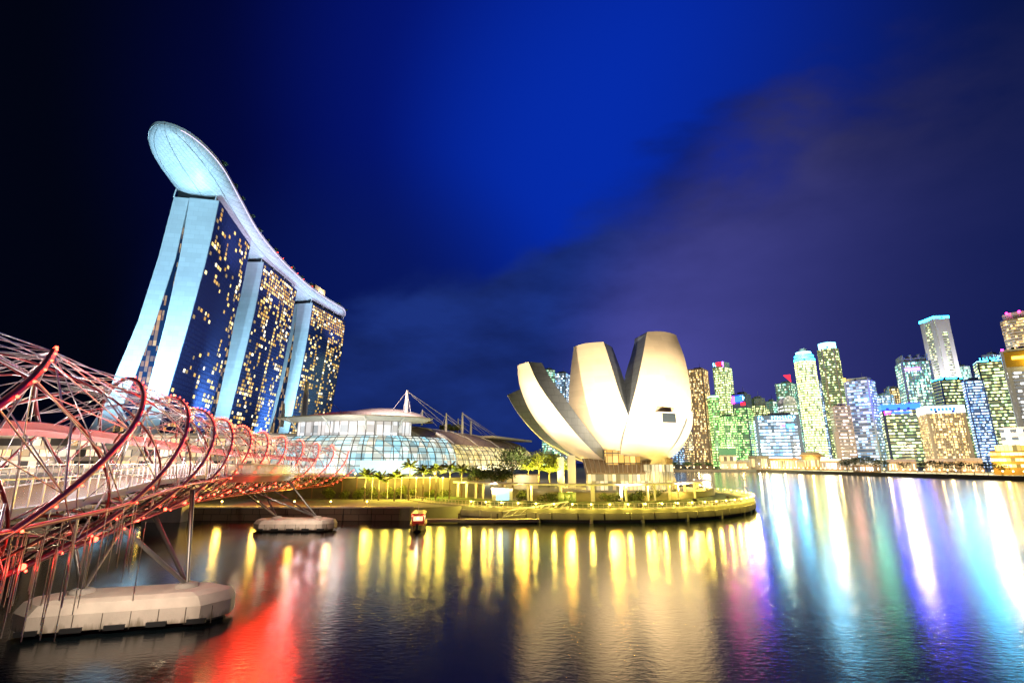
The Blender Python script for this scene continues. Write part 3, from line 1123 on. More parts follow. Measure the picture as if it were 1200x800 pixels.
# core bowl the petals grow from
mb = MB(); mb.lathe([(0.5, 10.0), (3.5, 10.3), (7.5, 12.2), (10, 15), (9, 20), (3, 21)], 24); mb.build('core', M['petal'], mus)
# window box on the tallest petal
ph = R(-67); er = Vector((math.cos(ph), math.sin(ph), 0)); et = Vector((-math.sin(ph), math.cos(ph), 0))
def pp(r_, u, z): return er * r_ + et * u + Vector((0, 0, z))
mb = MB(); mb.loft([[pp(16, -3.8, 19.5), pp(16, 2.3, 19.5), pp(16, 2.3, 25.6), pp(16, -3.8, 25.6)], [pp(20.2, -3.0, 22.2), pp(20.2, 2.3, 22.2), pp(20.2, 2.3, 25.4), pp(20.2, -3.0, 25.4)]])
wb = mb.build('window_box', M['petal'], mus)
mb = MB(); mb.loft([[pp(20.15, -2.6, 22.55), pp(20.15, 1.95, 22.55), pp(20.15, 1.95, 25.05), pp(20.15, -2.6, 25.05)], [pp(20.26, -2.6, 22.55), pp(20.26, 1.95, 22.55), pp(20.26, 1.95, 25.05), pp(20.26, -2.6, 25.05)]])
mb.build('pane', M['dark_glass'], wb)
# columns
def column(px, py, w, d, ztop, m_='white_metal', top=None):
    mb = MB()
    if top is None:
        mb.box((px, py, (PZ + ztop) / 2), (w, d, ztop - PZ))
    else:
        mb.tube([(px, py, PZ), top], [w * 0.6, w], 8)
    mb.build('column', M[m_], mus)


column(-17.5, -4, 2.2, 1.6, 14.2)
column(-20, 4, 2.0, 1.6, 13.6)
column(11.5, -8, 1.3, 1.3, 12.5, 'petal', (9, -6, 13.5))
column(8.5, -9.5, 1.0, 1, 12.5, 'brown_roof', (10.5, -7, 13.0))
for a in range(6):      # tree of slender struts at the right
    t_ = 2 * PI * a / 6
    mb = MB(); mb.tube([(10 + 2.6 * math.cos(t_), -3 + 2.6 * math.sin(t_), PZ), (10 + 1.2 * math.cos(t_ + 1.6), -3 + 1.2 * math.sin(t_ + 1.6), 13.6)], 0.22, 6); mb.build('strut', M['petal'], mus)
for a in range(8):
    t_ = 2 * PI * a / 8
    mb = MB(); mb.tube([(2 + 5.5 * math.cos(t_), 2 + 5.5 * math.sin(t_), PZ), (2 + 4 * math.cos(t_ + .5), 2 + 4 * math.sin(t_ + .5), 12.6)], 0.3, 6); mb.build('strut', M['petal'], mus)

# glass entrance hall beneath the petals
hall = thing('entrance_hall', 'glass entrance hall with a sloping ribbed roof under the museum petals', 'entrance hall', (MU.x, MU.y, PZ))
M['hall_glow'] = cellmat('hall_glazing', [(1.0, 0.72, 0.28), (1.0, 0.90, 0.58)], 1.3, 0.75, 1.1, 2.4, (0.2, 0.2, 0.15), 0.2, 0.2, 0.16)
M['bronze'] = cellmat('bronze_glazing', [(1.0, 0.55, 0.12), (1.0, 0.68, 0.22)], 1.6, 0.8, 1.6, 1.8, (0.16, 0.09, 0.03), 0.3, 0.12, 0.14)
mb = MB(); mb.loft([[(-15, -16, 4.2), (-15, -16, 4.5), (-15, -9, 8.3), (-15, -9, 8.0)], [(1, -16, 4.2), (1, -16, 4.5), (5, -9, 8.3), (5, -9, 8.0)]])
mb.build('glass_roof', M['brown_roof'], hall)
for i in range(15):
    x = -14.6 + i * 1.2
    mb = MB(); mb.tube([(x, -16, 4.6), (x + 0.16 * (x + 15) * 0.9, -9, 8.4)], 0.09, 4, smooth=False); mb.build('rib', M['white_metal'], hall)
mb = MB(); mb.box((-7, -15.6, 2.1), (16, 0.12, 4.1)); mb.build('glass_front', M['hall_glow'], hall)
mb = MB(); mb.box((5.2, -14, 3.4), (9.0, 0.12, 6.6), rz=0.25); mb.build('glass_wing', M['hall_glow'], hall)
for i in range(10):
    mb = MB(); mb.tube([(1.5 + i * 0.8, -15.1 + i * 0.2, 0), (2.6 + i * 0.75, -14.6 + i * 0.2, 6.8)], 0.12, 5); mb.build('mullion', M['white_metal'], hall)
mb = MB(); mb.box((-4.0, -9.8, 7.2), (9.5, 4.5, 6.6)); mb.build('lift_core', M['bronze'], hall)
for z in (4.2, 7.0, 9.8):
    mb = MB(); mb.box((-4.0, -9.8, z), (9.9, 4.9, 0.25)); mb.build('floor_slab', M['dark_steel'], hall)
lamp('hall_light', 'POINT', (-6, -12, 2.6), 700, (1, 0.80, 0.40), hall, 0.4)
lamp('hall_light', 'POINT', (3, -17.5, 3), 500, (1, 0.78, 0.35), hall, 0.4)

# floodlights round the museum: small housings on the plaza rim with their lamps
fl_spots = [(-35, -24, 30), (-10, -34, 34), (8, -32, 36), (20, -22, 30), (-34, 2, 26), (25, 6, 24)]
for i, (x, y, tz) in enumerate(fl_spots):
    o = thing('floodlight', 'small floodlight housing on the lawn aimed up at the museum petals', 'floodlight', (MU.x + x, MU.y + y, 3.2), math.atan2(y, x), group='floodlights round the museum')
    mb = MB(); mb.box((0, 0, 0.35), (0.5, 0.7, 0.5), rot=Matrix.Rotation(0.6, 3, 'Y')); mb.build('housing', M['dark_metal'], o)
    f = 1.0
    lamp('flood', 'SPOT', (MU.x + x * 0.98, MU.y + y * 0.98, 4.4), 17000 * f, (1.0, 0.78, 0.50), None, 0.5, (MU.x + x * 0.22, MU.y + y * 0.22, tz + 6), 96, 0.7)
for x, y, tx, tz, en in ((-42, -36, -12, 40, 110000), (-8, -44, -6, 42, 105000), (11, -36, 8, 46, 95000), (22, -24, 12, 42, 45000)):
    o = thing('floodlight', 'floodlight box on the boardwalk rim aimed up at the petal tips', 'floodlight', (MU.x + x, MU.y + y, 2.78), math.atan2(y, x), group='floodlights on the boardwalk rim')
    mb = MB(); mb.box((0, 0, 0.4), (0.6, 0.9, 0.6), rot=Matrix.Rotation(0.5, 3, 'Y')); mb.build('housing', M['dark_metal'], o)
    lamp('flood', 'SPOT', (MU.x + x * 1.02, MU.y + y * 1.02, 4.2), en * 2.2, (1.0, 0.72, 0.40), None, 0.6, (MU.x + tx, MU.y - 8, tz), 70, 0.9)
for x, y in ((-12, -10), (6, -13), (17, -2), (-18, 3)):
    lamp('uplight', 'POINT', (MU.x + x, MU.y + y, PZ + 2.4), 2600, (1.0, 0.68, 0.16), mus.parent, 0.4)

# ================================================================== HOTEL TOWERS AND SKYPARK
M['hotel_glass'] = panelmat('hotel_glass', (0.030, 0.050, 0.150), 0.16, 3.7, 3.1, 0.25, w=0.3)
M['hotel_glass'].node_tree.nodes['Principled BSDF'].inputs['Specular IOR Level'].default_value = 1.0
M['atrium'] = cellmat('atrium_glazing', [(1.0, 0.50, 0.10), (1.0, 0.72, 0.30)], 0.75, 0.55, 2.3, 3.4, (0.01, 0.02, 0.05), 0.2, 0.0, 0.22)
M['room'] = []
for i, (c_, st) in enumerate((((1.0, 0.55, 0.12), 0.9), ((1.0, 0.66, 0.20), 1.5), ((1.0, 0.76, 0.34), 2.2), ((1.0, 0.50, 0.08), 0.6), ((1.0, 0.62, 0.22), 0.35), ((1.0, 0.85, 0.55), 2.6))):
    M['room'].append(emis('lit_room', c_, st))

HT = 190.0
WPTS = [(5, -17), (52, -12.0), (100, -6.5), (150, -1.8), (190, 0)]
WTH = [(5, 11), (52, 12.0), (100, 13.8), (150, 16.4), (190, 18.6)]
EIN = [(5, 45), (30, 39.5), (61, 33.0), (100, 26.6), (145, 21.2), (190, 19.2)]
EOUT = [(5, 58), (30, 51), (61, 44), (100, 36.4), (145, 31.4), (190, 28.6)]


def lin(tab, z):
    for (a, b_), (c_, d) in zip(tab, tab[1:]):
        if z <= c_:
            return b_ + (d - b_) * (z - a) / (c_ - a)
    return tab[-1][1]


ZL = [5, 18, 30, 45, 61, 80, 100, 122, 145, 168, 190]
SLIT = [(0.13, 'sparse'), (0.45, 'full'), (0.48, 'full')]


def hotel(i, P0, P1, label):
    a = Vector((P0[0], P0[1])); b_ = Vector((P1[0], P1[1]))
    L = (b_ - a).length
    d = (b_ - a) / L
    e = Vector((-d.y, d.x))          # towards the far (east) side
    if e.x > 0:
        e = -e
    ang = math.atan2(-e.y, -e.x)     # local x = towards the bay, local -y/y = along
    o = thing('hotel_tower', label, 'hotel tower', (a.x, a.y, 0), 0)
    def q(s, off, z):
        v = d * s + e * off
        return Vector((v.x, v.y, z))
    mb = MB(); mb.loft([[q(0, -lin(WPTS, z), z), q(L, -lin(WPTS, z), z), q(L, -lin(WPTS, z) + lin(WTH, z), z), q(0, -lin(WPTS, z) + lin(WTH, z), z)] for z in ZL]); 
    mb.build('west_slab', M['tower_wall'], o)
    mb = MB(); mb.loft([[q(1.0, lin(EIN, z), z), q(L - 1, lin(EIN, z), z), q(L - 1, lin(EOUT, z), z), q(1.0, lin(EOUT, z), z)] for z in ZL])
    mb.build('east_slab', M['tower_wall'], o)
    mb = MB(); mb.loft([[q(1.6, -lin(WPTS, z) + lin(WTH, z) - .5, z), q(L - 3, -lin(WPTS, z) + lin(WTH, z) - .5, z), q(L - 3, lin(EIN, z) + .5, z), q(1.6, lin(EIN, z) + .5, z)] for z in ZL if z <= 168])
    mb.build('atrium_glazing', M['atrium'], o)
    # glass curtain over the bay side
    def fo(z): return -lin(WPTS, z) - 0.35
    mb = MB(); mb.loft([[q(0.6, fo(z), z), q(L + .3, fo(z), z), q(L + .3, fo(z) + 0.8, z), q(0.6, fo(z) + 0.8, z)] for z in ZL])
    mb.build('glass_curtain', M['hotel_glass'], o)
    # cross bracing in the gap between the legs
    for z0, z1 in ((16, 30), (30, 44)):
        mb = MB(); mb.tube([q(0.4, -lin(WPTS, z0) + lin(WTH, z0), z0), q(0.4, lin(EIN, z1), z1)], 0.7, 6); mb.build('brace', M['tower_wall'], o)
    # lit rooms, each a shallow box on the curtain
    cols, rows = 17, 50
    cw = (L - 2) / cols
    frac = SLIT[i][0]
    lits = []
    rr = random.Random(31 + i)
    for r_ in range(rows):
        z = 14 + r_ * 3.5
        if z > 186:
            continue
        for c_ in range(cols):
            nv = mnoise.noise(Vector((c_ * 0.45 + i * 9, r_ * 0.16, 3.3)))
            pr = frac + nv * 0.55
            if i > 0:
                if r_ > 43:
                    pr = 0.93
                if 5 < c_ < 9 and r_ < 43:
                    pr = 0.08
                if c_ == 9 and r_ < 43:
                    pr = 0.9
            else:
                if c_ in (0, 1) and r_ > 40: pr += 0.4
                if c_ > 11: pr += 0.18
            if rr.random() < pr:
                lits.append((c_, r_, z))
    def winbox(m_, c_, z, big):
        s0 = 1.3 + c_ * cw + 0.7; s1 = s0 + (cw - 1.4) * rr.choice((1, 1, .55, .8))
        z0, z1 = z, z + 2.3
        vs = [q(s0, fo(z0), z0), q(s1, fo(z0), z0), q(s1, fo(z1), z1), q(s0, fo(z1), z1)]
        vf = [v - Vector((e.x, e.y, 0)) * 0.16 for v in vs]
        m_.add(vs + vf, [(0, 1, 2, 3), (4, 7, 6, 5), (0, 4, 5, 1), (1, 5, 6, 2), (2, 6, 7, 3), (3, 7, 4, 0)], mi=big)
    lits.sort(key=lambda k: (k[0] * cw) + abs(k[2] - 120) * 0.25)
    for c_, r_, z in lits[:100]:
        mb = MB(); winbox(mb, c_, z, 0); mb.build('lit_window', M['room'][rr.choice((0, 0, 1, 1, 2, 3, 4, 4, 5))], o)
    mb = MB()
    for c_, r_, z in lits[100:]:
        winbox(mb, c_, z, rr.choice((0, 0, 1, 1, 2, 3, 4, 4, 5)))
    if mb.f:
        tag(mb.build('lit_window', M['room'], o), kind='stuff')
    # recessed neck under the park
    mb = MB(); mb.loft([[q(4, 4, z), q(L - 4, 4, z), q(L - 4, 28, z), q(4, 28, z)] for z in (189.8, 196.5)]); mb.build('neck', M['dark_metal'], o)
    for k in range(4):
        s_ = 1.5 + k * (L - 3) / 3
        for off in (3, 29):
            mb = MB(); mb.tube([q(s_, off, 190), q(s_ + 1.5, off, 197)], 0.5, 6); mb.build('roof_strut', M['white_metal'], o)
    return q, L


HP = [((-205, 313), (-221, 386)), ((-227, 422), (-229, 498)), ((-229, 541), (-216.5, 619))]
HL = ['nearest hotel tower, with few lit windows and two white end legs', 'middle hotel tower of the three, busy with golden windows', 'farthest hotel tower of the three, under the park end with a box on it']
for i, ((P0, P1), lb) in enumerate(zip(HP, HL)):
    hotel(i, P0, P1, lb)
    a = Vector((P0[0], P0[1], 0))
    # floods at the foot and on the podium wash the white end walls
    for off, en in ((-10, 1.0), (-40, 0.75)):
        k = (1.0, 0.9, 0.85)[i]
        lamp('tower_flood', 'SPOT', (a.x + off + 30, a.y - 70, 30), 1000000 * en * k, (0.38, 0.74, 1.0), None, 2.5, (a.x + off - 4, a.y, 125), 100, 0.8)
        lamp('tower_flood', 'SPOT', (a.x + off + 14, a.y - 22, 8), 12000 * en, (0.62, 0.88, 1.0), None, 2.0, (a.x + off, a.y, 55), 90, 0.8)
# unseen blue spot added as a cool wash over the bay-side glass
lamp('blue_wash', 'SPOT', (-110, 300, 20), 80000, (0.25, 0.40, 1.0), None, 2.5, (-222, 400, 110), 80, 0.8)

spk = thing('skypark', 'long boat-shaped white sky park lying across the three hotel towers', 'sky park', (0, 0, 0))
SP = [(-204, 252), (-204.8, 255), (-205.8, 260), (-209, 275), (-214.5, 300), (-223.5, 335), (-234.5, 380), (-241, 425), (-244.5, 470), (-245.5, 520), (-242, 565), (-236, 600), (-231, 624), (-229, 634)]
sp_pts = catmull(SP, 6)
ns = len(sp_pts)
LEN = [0.0]
for i in range(1, ns):
    LEN.append(LEN[-1] + (sp_pts[i] - sp_pts[i - 1]).length)
secs, decks, rims = [], [], []
for i in range(ns):
    f = LEN[i]
    d = (sp_pts[min(i + 1, ns - 1)] - sp_pts[max(i - 1, 0)]).normalized()
    rt = Vector((d.y, -d.x, 0))
    hw = 19.5 * min(1.0, max(0.0004, 1 - (1 - min(1, f / 50)) ** 2.4) ** 0.5) * min(1.0, max(0.1, ((LEN[-1] - f) / 26)) ** 0.45)
    dep = 9.5 * min(1.0, hw / 19.5) ** 0.75
    zt = 203.5 + 1.8 * max(0, 1 - f / 60) ** 2
    c_ = Vector((sp_pts[i].x, sp_pts[i].y, 0))
    row = []
    for k in range(17):
        t_ = PI * k / 16
        row.append(c_ + rt * (hw * math.cos(t_)) + Vector((0, 0, zt - dep * math.sin(t_) ** 0.85)))
    secs.append(row)
    rims.append((c_, rt, hw, zt))
mb = MB(); mb.loft(secs, closed=False, caps=False, smooth=True)
hull = mb.build('hull', M['hull'], spk)
mb = MB(); mb.loft([[c_ + rt * hw * .995 + Vector((0, 0, zt)), c_ + rt * hw * .995 + Vector((0, 0, zt - .5)), c_ - rt * hw * .995 + Vector((0, 0, zt - .5)), c_ - rt * hw * .995 + Vector((0, 0, zt))] for c_, rt, hw, zt in rims])
mb.build('deck', M['timber'], spk)
for sd in (-1, 1):
    mb = MB(); mb.loft([[c_ + rt * (sd * (hw + .15)) + Vector((0, 0, zt - .6)), c_ + rt * (sd * (hw + .15)) + Vector((0, 0, zt + 1.3)), c_ + rt * (sd * (hw - .3)) + Vector((0, 0, zt + 1.3)), c_ + rt * (sd * (hw - .3)) + Vector((0, 0, zt - .6))] for c_, rt, hw, zt in rims])
    mb.build('parapet', M['white_metal'], spk)
# lit line along the bay edge of the hull
M['edge_glow'] = emis('edge_light', (0.85, 0.72, 1.0), 1.6)
mb = MB(); mb.loft([[c_ + rt * (hw + .16) + Vector((0, 0, zt - 1.0)), c_ + rt * (hw + .32) + Vector((0, 0, zt - 1.0)), c_ + rt * (hw + .32) + Vector((0, 0, zt - .65)), c_ + rt * (hw + .16) + Vector((0, 0, zt - .65))] for c_, rt, hw, zt in rims[6:]])
mb.build('edge_light', M['edge_glow'], spk)
# long dark joint lines down the belly
for k in (4, 8, 12):
    mb = MB(); mb.tube([secs[i][k] + Vector((0, 0, -0.02)) for i in range(3, ns - 2)], 0.16, 4); mb.build('joint', M['dark_steel'], hull)
# pavilions on top
def on_park(f, lat, s, zoff, name, m_, rot=0):
    i = min(range(ns), key=lambda k: abs(LEN[k] - f))
    c_, rt, hw, zt = rims[i]
    p_ = c_ + rt * (lat * hw) + Vector((0, 0, zt + s[2] / 2 + zoff))
    mb = MB(); mb.box(p_, s, math.atan2(rt.y, rt.x)); mb.build(name, M[m_], spk)
    return p_


on_park(318, 0.2, (15, 24, 13), 0, 'stair_core', 'pale_concrete')
on_park(346, 0.3, (12, 18, 5), 0, 'pavilion', 'timber')
on_park(300, 0.2, (12, 10, 5), 0, 'pavilion', 'pale_concrete')
on_park(110, 0.3, (10, 22, 3.6), 0, 'pavilion', 'white_metal')
on_park(215, 0.3, (10, 16, 4), 0, 'pavilion', 'timber')
lamp('roof_light', 'POINT', (-225, 566, 208), 14000, (1, 0.72, 0.4), None, 0.6)
# belly floods: unseen spots, one by the near end leg, the rest in mid-air
lamp('belly_flood', 'SPOT', (-214, 309, 178), 20000, (0.35, 0.78, 1.0), None, 1.2, (-214, 268, 200), 130, 0.8)
lamp('belly_flood', 'SPOT', (-160, 190, 40), 900000, (0.42, 0.80, 1.0), None, 2.5, (-216, 282, 199), 46, 0.8)
for x, y in ((-178, 355), (-186, 404), (-192, 455), (-196, 520), (-190, 590)):
    lamp('belly_flood', 'SPOT', (x, y, 150), 110000, (0.72, 0.66, 1.0), None, 1.5, (x - 34, y + 4, 199), 110, 0.9)
# planting and masts along the park's rim
for k in range(15):
    f = 40 + k * 24
    i = min(range(ns), key=lambda j: abs(LEN[j] - f))
    c_, rt, hw, zt = rims[i]
    if 300 < f < 335:
        continue
    q = c_ + rt * (hw * (.86 if k % 2 else .93)) + Vector((0, 0, zt))
    tree('park_tree', '%s small tree on the sky park rim counted from its nose' % ('1st 2nd 3rd 4th 5th 6th 7th 8th 9th 10th 11th 12th 13th 14th 15th'.split()[k]), q, 5.2, 7, M['leaf_dark'], 400 + k, 130, .7, 'trees on the sky park', clumps=5, trunk=.16)
# red rim lamps with beams added to put a red streak on the bay
for f in (184, 202, 220, 238, 258, 278):
    i = min(range(ns), key=lambda k: abs(LEN[k] - f))
    c_, rt, hw, zt = rims[i]
    q = c_ + rt * (hw + 0.8) + Vector((0, 0, zt + 0.6))
    o = thing('streak_lamp', 'small red lamp with added beam on the bay edge of the sky park', 'lamp', q, 0, 'red lamps with added beams along the sky park')
    mb = MB(); mb.box((0, 0, 0), (0.9, 0.9, 0.7)); mb.build('housing', M['dark_metal'], o)
    mb = MB(); mb.ball((0.2, 0, 0.6), 0.4, 6); mb.build('lens', M['glow_red'], o)
    lamp('beam', 'SPOT', (1.2, 0, 0), 5.0e5, (1.0, 0.02, 0.002), o, 1.6, Vector((-6 - q.x, 30 - q.y, -q.z)), 17, 0.9)

# ================================================================== EXHIBITION HALL WITH MASTS
ex = thing('exhibition_hall', 'glazed exhibition hall with a curved glass front, flat overhanging roof and masts', 'exhibition hall', (0, 0, 0))
M['ex_glass'] = cellmat('exhibition_glazing', [(0.36, 0.82, 1.0), (1.0, 0.88, 0.66)], 0.8, 1.0, 3.1, 2.6, (0.25, 0.3, 0.32), 0.25, 0.42, 0.10)
M['ex_gold'] = cellmat('barrel_glazing', [(1.0, 0.74, 0.18), (1.0, 0.88, 0.42)], 0.9, 1.0, 2.9, 2.4, (0.35, 0.33, 0.25), 0.25, 0.32, 0.08)
M['ex_white'] = cellmat('upper_glazing', [(1.0, 0.90, 0.86), (0.85, 0.92, 1.0)], 0.95, 0.97, 3.4, 3.0, (0.35, 0.35, 0.37), 0.25, 0.3, 0.06)
# plan of the curved front: from the bridge landing round to the right, then receding
FP = catmull([(-98, 206), (-80, 197), (-62, 194), (-46, 198), (-34, 208), (-24, 226), (-15, 252), (-5, 285), (6, 322), (16, 352)], 4)
nf = len(FP)
def front(i):
    d = (FP[min(i + 1, nf - 1)] - FP[max(i - 1, 0)]).normalized()
    return Vector((FP[i].x, FP[i].y, 0)), Vector((-d.y, d.x, 0))   # inward normal
def barrel(i0, i1, mt, name, zb, zt, dep):
    secs = []
    for i in range(i0, i1 + 1):
        c_, n_ = front(i)
        row = []
        for k in range(9):
            t_ = (PI / 2) * k / 8
            row.append(c_ + n_ * (dep * (1 - math.cos(t_))) + Vector((0, 0, zb + (zt - zb) * math.sin(t_))))
        secs.append(row)
    mb = MB(); mb.loft(secs, closed=False, caps=False, smooth=True); pz = mb.build(name, mt, ex)
    mbv = MB()
    for i in range(i0, i1 + 1, 1):
        j = i - i0
        mbv.tube([q - front(i)[1] * 0.1 for q in secs[j]], 0.22, 4, smooth=False)
    for k in range(0, 9, 1):
        mbv.tube([secs[j][k] - front(i0 + j)[1] * 0.12 for j in range(len(secs))], 0.15, 4, smooth=False)
    mbv.build('glazing_bars', M['dark_steel'], pz)
    return secs
split = 20
barrel(0, split, M['ex_glass'], 'curved_glazing', 8.0, 23.0, 9.0)
s2 = barrel(split, nf - 1, M['ex_gold'], 'barrel_glazing', 8.0, 22.0, 11.0)
# brown barrel roof above the receding part
mb = MB(); secs = []
for i in range(17, nf):
    c_, n_ = front(i)
    secs.append([c_ + n_ * u + Vector((0, 0, z)) for u, z in ((5.5, 20.3), (11, 24.0), (20, 27.5), (34, 29.5), (34, 28.8), (20, 26.6), (11, 22.6), (6.5, 20.0))])
mb.loft(secs); mb.build('barrel_roof', M['brown_roof'], ex)
for i in (split + 1, split + 5, split + 9, split + 13):
    if i < nf:
        c_, n_ = front(i)
        mb = MB(); mb.tube([c_ + n_ * u + Vector((0, 0, z + .35)) for u, z in ((5.5, 20.3), (11, 24.0), (20, 27.5), (34, 29.5))], 0.3, 5); mb.build('roof_rib', M['white_metal'], ex)
mb = MB(); secs = []
c_, n_ = front(split)
mb.tube([c_ + n_ * u - n_ * .3 + Vector((0, 0, z)) for u, z in ((0, 8), (1.2, 14), (3.6, 19), (8, 23), (12, 25))], 0.75, 6); mb.build('end_arch', M['white_metal'], ex)
# upper glazed storey and flat overhanging roof
mb = MB(); secs = []
for i in range(1, 16):
    c_, n_ = front(i)
    secs.append([c_ + n_ * 7.6 + Vector((0, 0, 22.8)), c_ + n_ * 7.6 + Vector((0, 0, 28.4)), c_ + n_ * 8.2 + Vector((0, 0, 28.4)), c_ + n_ * 8.2 + Vector((0, 0, 22.8))])
mb.loft(secs); mb.build('upper_glazing', M['ex_white'], ex)
for i in range(1, 16):
    c_, n_ = front(i)
    mb = MB(); mb.tube([c_ + n_ * 7.4 + Vector((0, 0, 22.8)), c_ + n_ * 7.4 + Vector((0, 0, 28.4))], 0.16, 4); mb.build('glazing_bar', M['dark_steel'], ex)
mb = MB(); secs = []
for i in range(0, 18):
    c_, n_ = front(i)
    k = 0.8 if i < 16 else 3.0
    secs.append([c_ + n_ * k + Vector((0, 0, 29.9)), c_ + n_ * k + Vector((0, 0, 30.35)), c_ + n_ * 40 + Vector((0, 0, 31.5)), c_ + n_ * 40 + Vector((0, 0, 28.6)), c_ + n_ * 8 + Vector((0, 0, 28.6))])
mb.loft(secs); mb.build('flat_roof', M['pale_concrete'], ex)
for i in range(1, 16, 4):
    c_, n_ = front(i)
    mb = MB(); mb.tube([c_ + n_ * 7.2 + Vector((0, 0, 25.2)), c_ + n_ * 4.5 + Vector((0, 0, 28.3)), c_ + n_ * 1.2 + Vector((0, 0, 29.8))], 0.3, 6); mb.build('bracket', M['white_metal'], ex)
mb = MB(); mb.box((-66, 234, 15), (40, 36, 26)); mb.build('core', M['pale_concrete'], ex)
# layered pink shells on the roof
for dx, dy, w_, h_, z in ((-68, 228, 26, 4.0, 31.0), (-62, 236, 23, 6.0, 31.0), (-54, 230, 14, 3.4, 31.0)):
    secs = []
    for i in range(15):
        t_ = PI * i / 14
        x = dx - w_ * math.cos(t_)
        hh = h_ * math.sin(t_) ** 1.3 + 0.2
        secs.append([Vector((x, dy - 14, z)), Vector((x, dy - 10, z + hh * .6)), Vector((x, dy, z + hh)), Vector((x, dy + 12, z + hh * .75)), Vector((x, dy + 14, z))])
    mb = MB(); mb.loft(secs, closed=False, caps=False, smooth=True); mb.build('roof_shell', M['roof_shell'], ex)
# white lit doors under the curve
mb = MB(); mb.box((-47, 196.2, 10.4), (22, 0.4, 5), rz=0.32); mb.build('doorway', emis('doorway_light', (0.75, 1.0, 0.95), 0.95), ex)
# masts with stay cables
def mast(px, pyt, pyb, Y_, r_, cables, name='mast'):
    t_ = at_y(px, pyt, Y_); b_ = at_y(px, pyb, Y_)
    b_.x = t_.x
    mb = MB(); mb.tube([b_, b_.lerp(t_, .5), t_], [r_, r_ * .95, r_ * .45], 8); mo = mb.build('mast', M['white_metal'], ex)
    mb = MB()
    for cx, cy, cY in cables:
        mb.tube([t_ - Vector((0, 0, .4)), at_y(cx, cy, cY)], 0.10, 4, smooth=False)
    mb.build('stay_cable', M['white_metal'], mo)
mast(477, 457, 497, 232, 1.1, [(460, 480, 232), (541, 502, 262), (483, 492, 228), (470, 493, 228), (520, 496, 255)])
mast(495, 480, 498, 250, 0.6, [(487, 494, 240), (524, 500, 270), (512, 499, 262)])
mast(523, 484, 513, 262, 0.65, [(518, 498, 255), (546, 510, 300), (560, 514, 315)])
mast(542, 483, 514, 285, 0.8, [(592, 517, 335), (586, 517, 330), (578, 516, 325), (570, 515, 320)])
mast(537, 490, 512, 300, 0.6, [(580, 516, 330)])
mast(552, 493, 515, 300, 0.7, [(596, 518, 340), (589, 517, 335)])
mast(360, 447, 494, 236, 1.6, [(411, 491, 215)])
mast(333, 472, 500, 238, 1.0, [])
# lit hill of planting and a rear roof slab
mb = MB(); mb.box((-3, 332, 27), (70, 10, 1.2), rz=1.2); mb.build('rear_canopy', M['pale_concrete'], ex)
for x, y, z, e_, c_ in ((-70, 186, 10, 9000, (0.8, 0.95, 1)), (-40, 188, 10, 9000, (0.85, 0.95, 1)), (-12, 225, 10, 9000, (1, .85, .45)), (4, 280, 12, 9000, (1, .85, .45)), (-50, 212, 48, 44000, (1, .74, .66)), (-64, 190, 25, 5000, (1, .9, .8)), (-6, 250, 52, 34000, (1, .7, .45))):
    if z > 40:
        lamp('roof_light', 'SPOT', (x, y, z), e_ * 1.1, c_, None, 2.0, (x, y + 12, 28), 118, .6)  # unseen spots added above the hall to brighten its roofs
    else:
        lamp('facade_light', 'POINT', (x, y, z), e_ * .8, c_, None, 3.0)

# long lit podium behind the footbridge on the left
pod = thing('podium_building', 'long low lit podium building seen through the bridge at the foot of the hotel', 'building', (-215, 262, GZ))
M['pod_glass'] = cellmat('podium_glazing', [(1.0, 0.62, 0.25), (1.0, 0.88, 0.72)], 1.6, 0.6, 4.5, 4.2, (0.05, 0.05, 0.06), 0.2, 0.02, 0.12)
mb = MB(); mb.box((0, 0, 11), (230, 30, 22)); mb.build('wall', M['pale_concrete'], pod)
for z in (3.2, 8.6, 14.0, 19.2):
    mb = MB(); mb.box((0, -15.15, z), (224, 0.5, 3.4)); mb.build('window_band', M['pod_glass'], pod)
mb = MB(); mb.box((0, -4, 22.5), (236, 40, 1)); mb.build('roof', M['white_metal'], pod)
for x in (-80, -20, 40, 95):
    lamp('podium_light', 'POINT', (-215 + x, 236, 14), 11000, (1, .75, .55), None, 3.0)

# ================================================================== TREES
def palm(loc, h, seed, label, group='palms along the quay', lm='leaf_bright'):
    rr = random.Random(seed)
    o = thing('palm_tree', label, 'palm', loc, rr.uniform(0, 6), group)
    mb = MB(); mb.tube([(0, 0, -.3), (.08, 0, h * .35), (.02, .1, h * .7), (0, 0, h)], [.24, .18, .15, .13], 8); mb.build('trunk', M['bark'], o)
    mb = MB()
    for k in range(24):
        a = 2 * PI * k / 24 + rr.uniform(-.15, .15)
        el = rr.uniform(0.15, 1.15)
        L = rr.uniform(3.3, 4.4)
        pts = []
        for j in range(8):
            t_ = j / 7
            r_ = L * t_ * math.cos(el) * (1 - .12 * t_)
            z = h + L * t_ * math.sin(el) - 2.0 * t_ * t_ * (1.1 - .3 * el)
            pts.append(Vector((r_ * math.cos(a), r_ * math.sin(a), z)))
        side = Vector((-math.sin(a), math.cos(a), 0))
        mb.tube(pts, 0.025, 3, cap=False)
        for j in range(1, 15):
            t_ = j / 15 * 7
            i0 = int(t_); p_ = pts[i0].lerp(pts[min(7, i0 + 1)], t_ - i0)
            d = (pts[min(7, i0 + 1)] - pts[i0]).normalized()
            ll = 0.85 * math.sin(PI * min(1, .15 + j / 17)) + .1
            for sd in (-1, 1):
                tip = p_ + side * (sd * ll * .8) + d * ll * .55 - Vector((0, 0, ll * .45))
                mb.add([p_ - d * .12, p_ + d * .14, tip], [(0, 1, 2)])
    mb.build('crown', M[lm], o, fix=False)
    return o


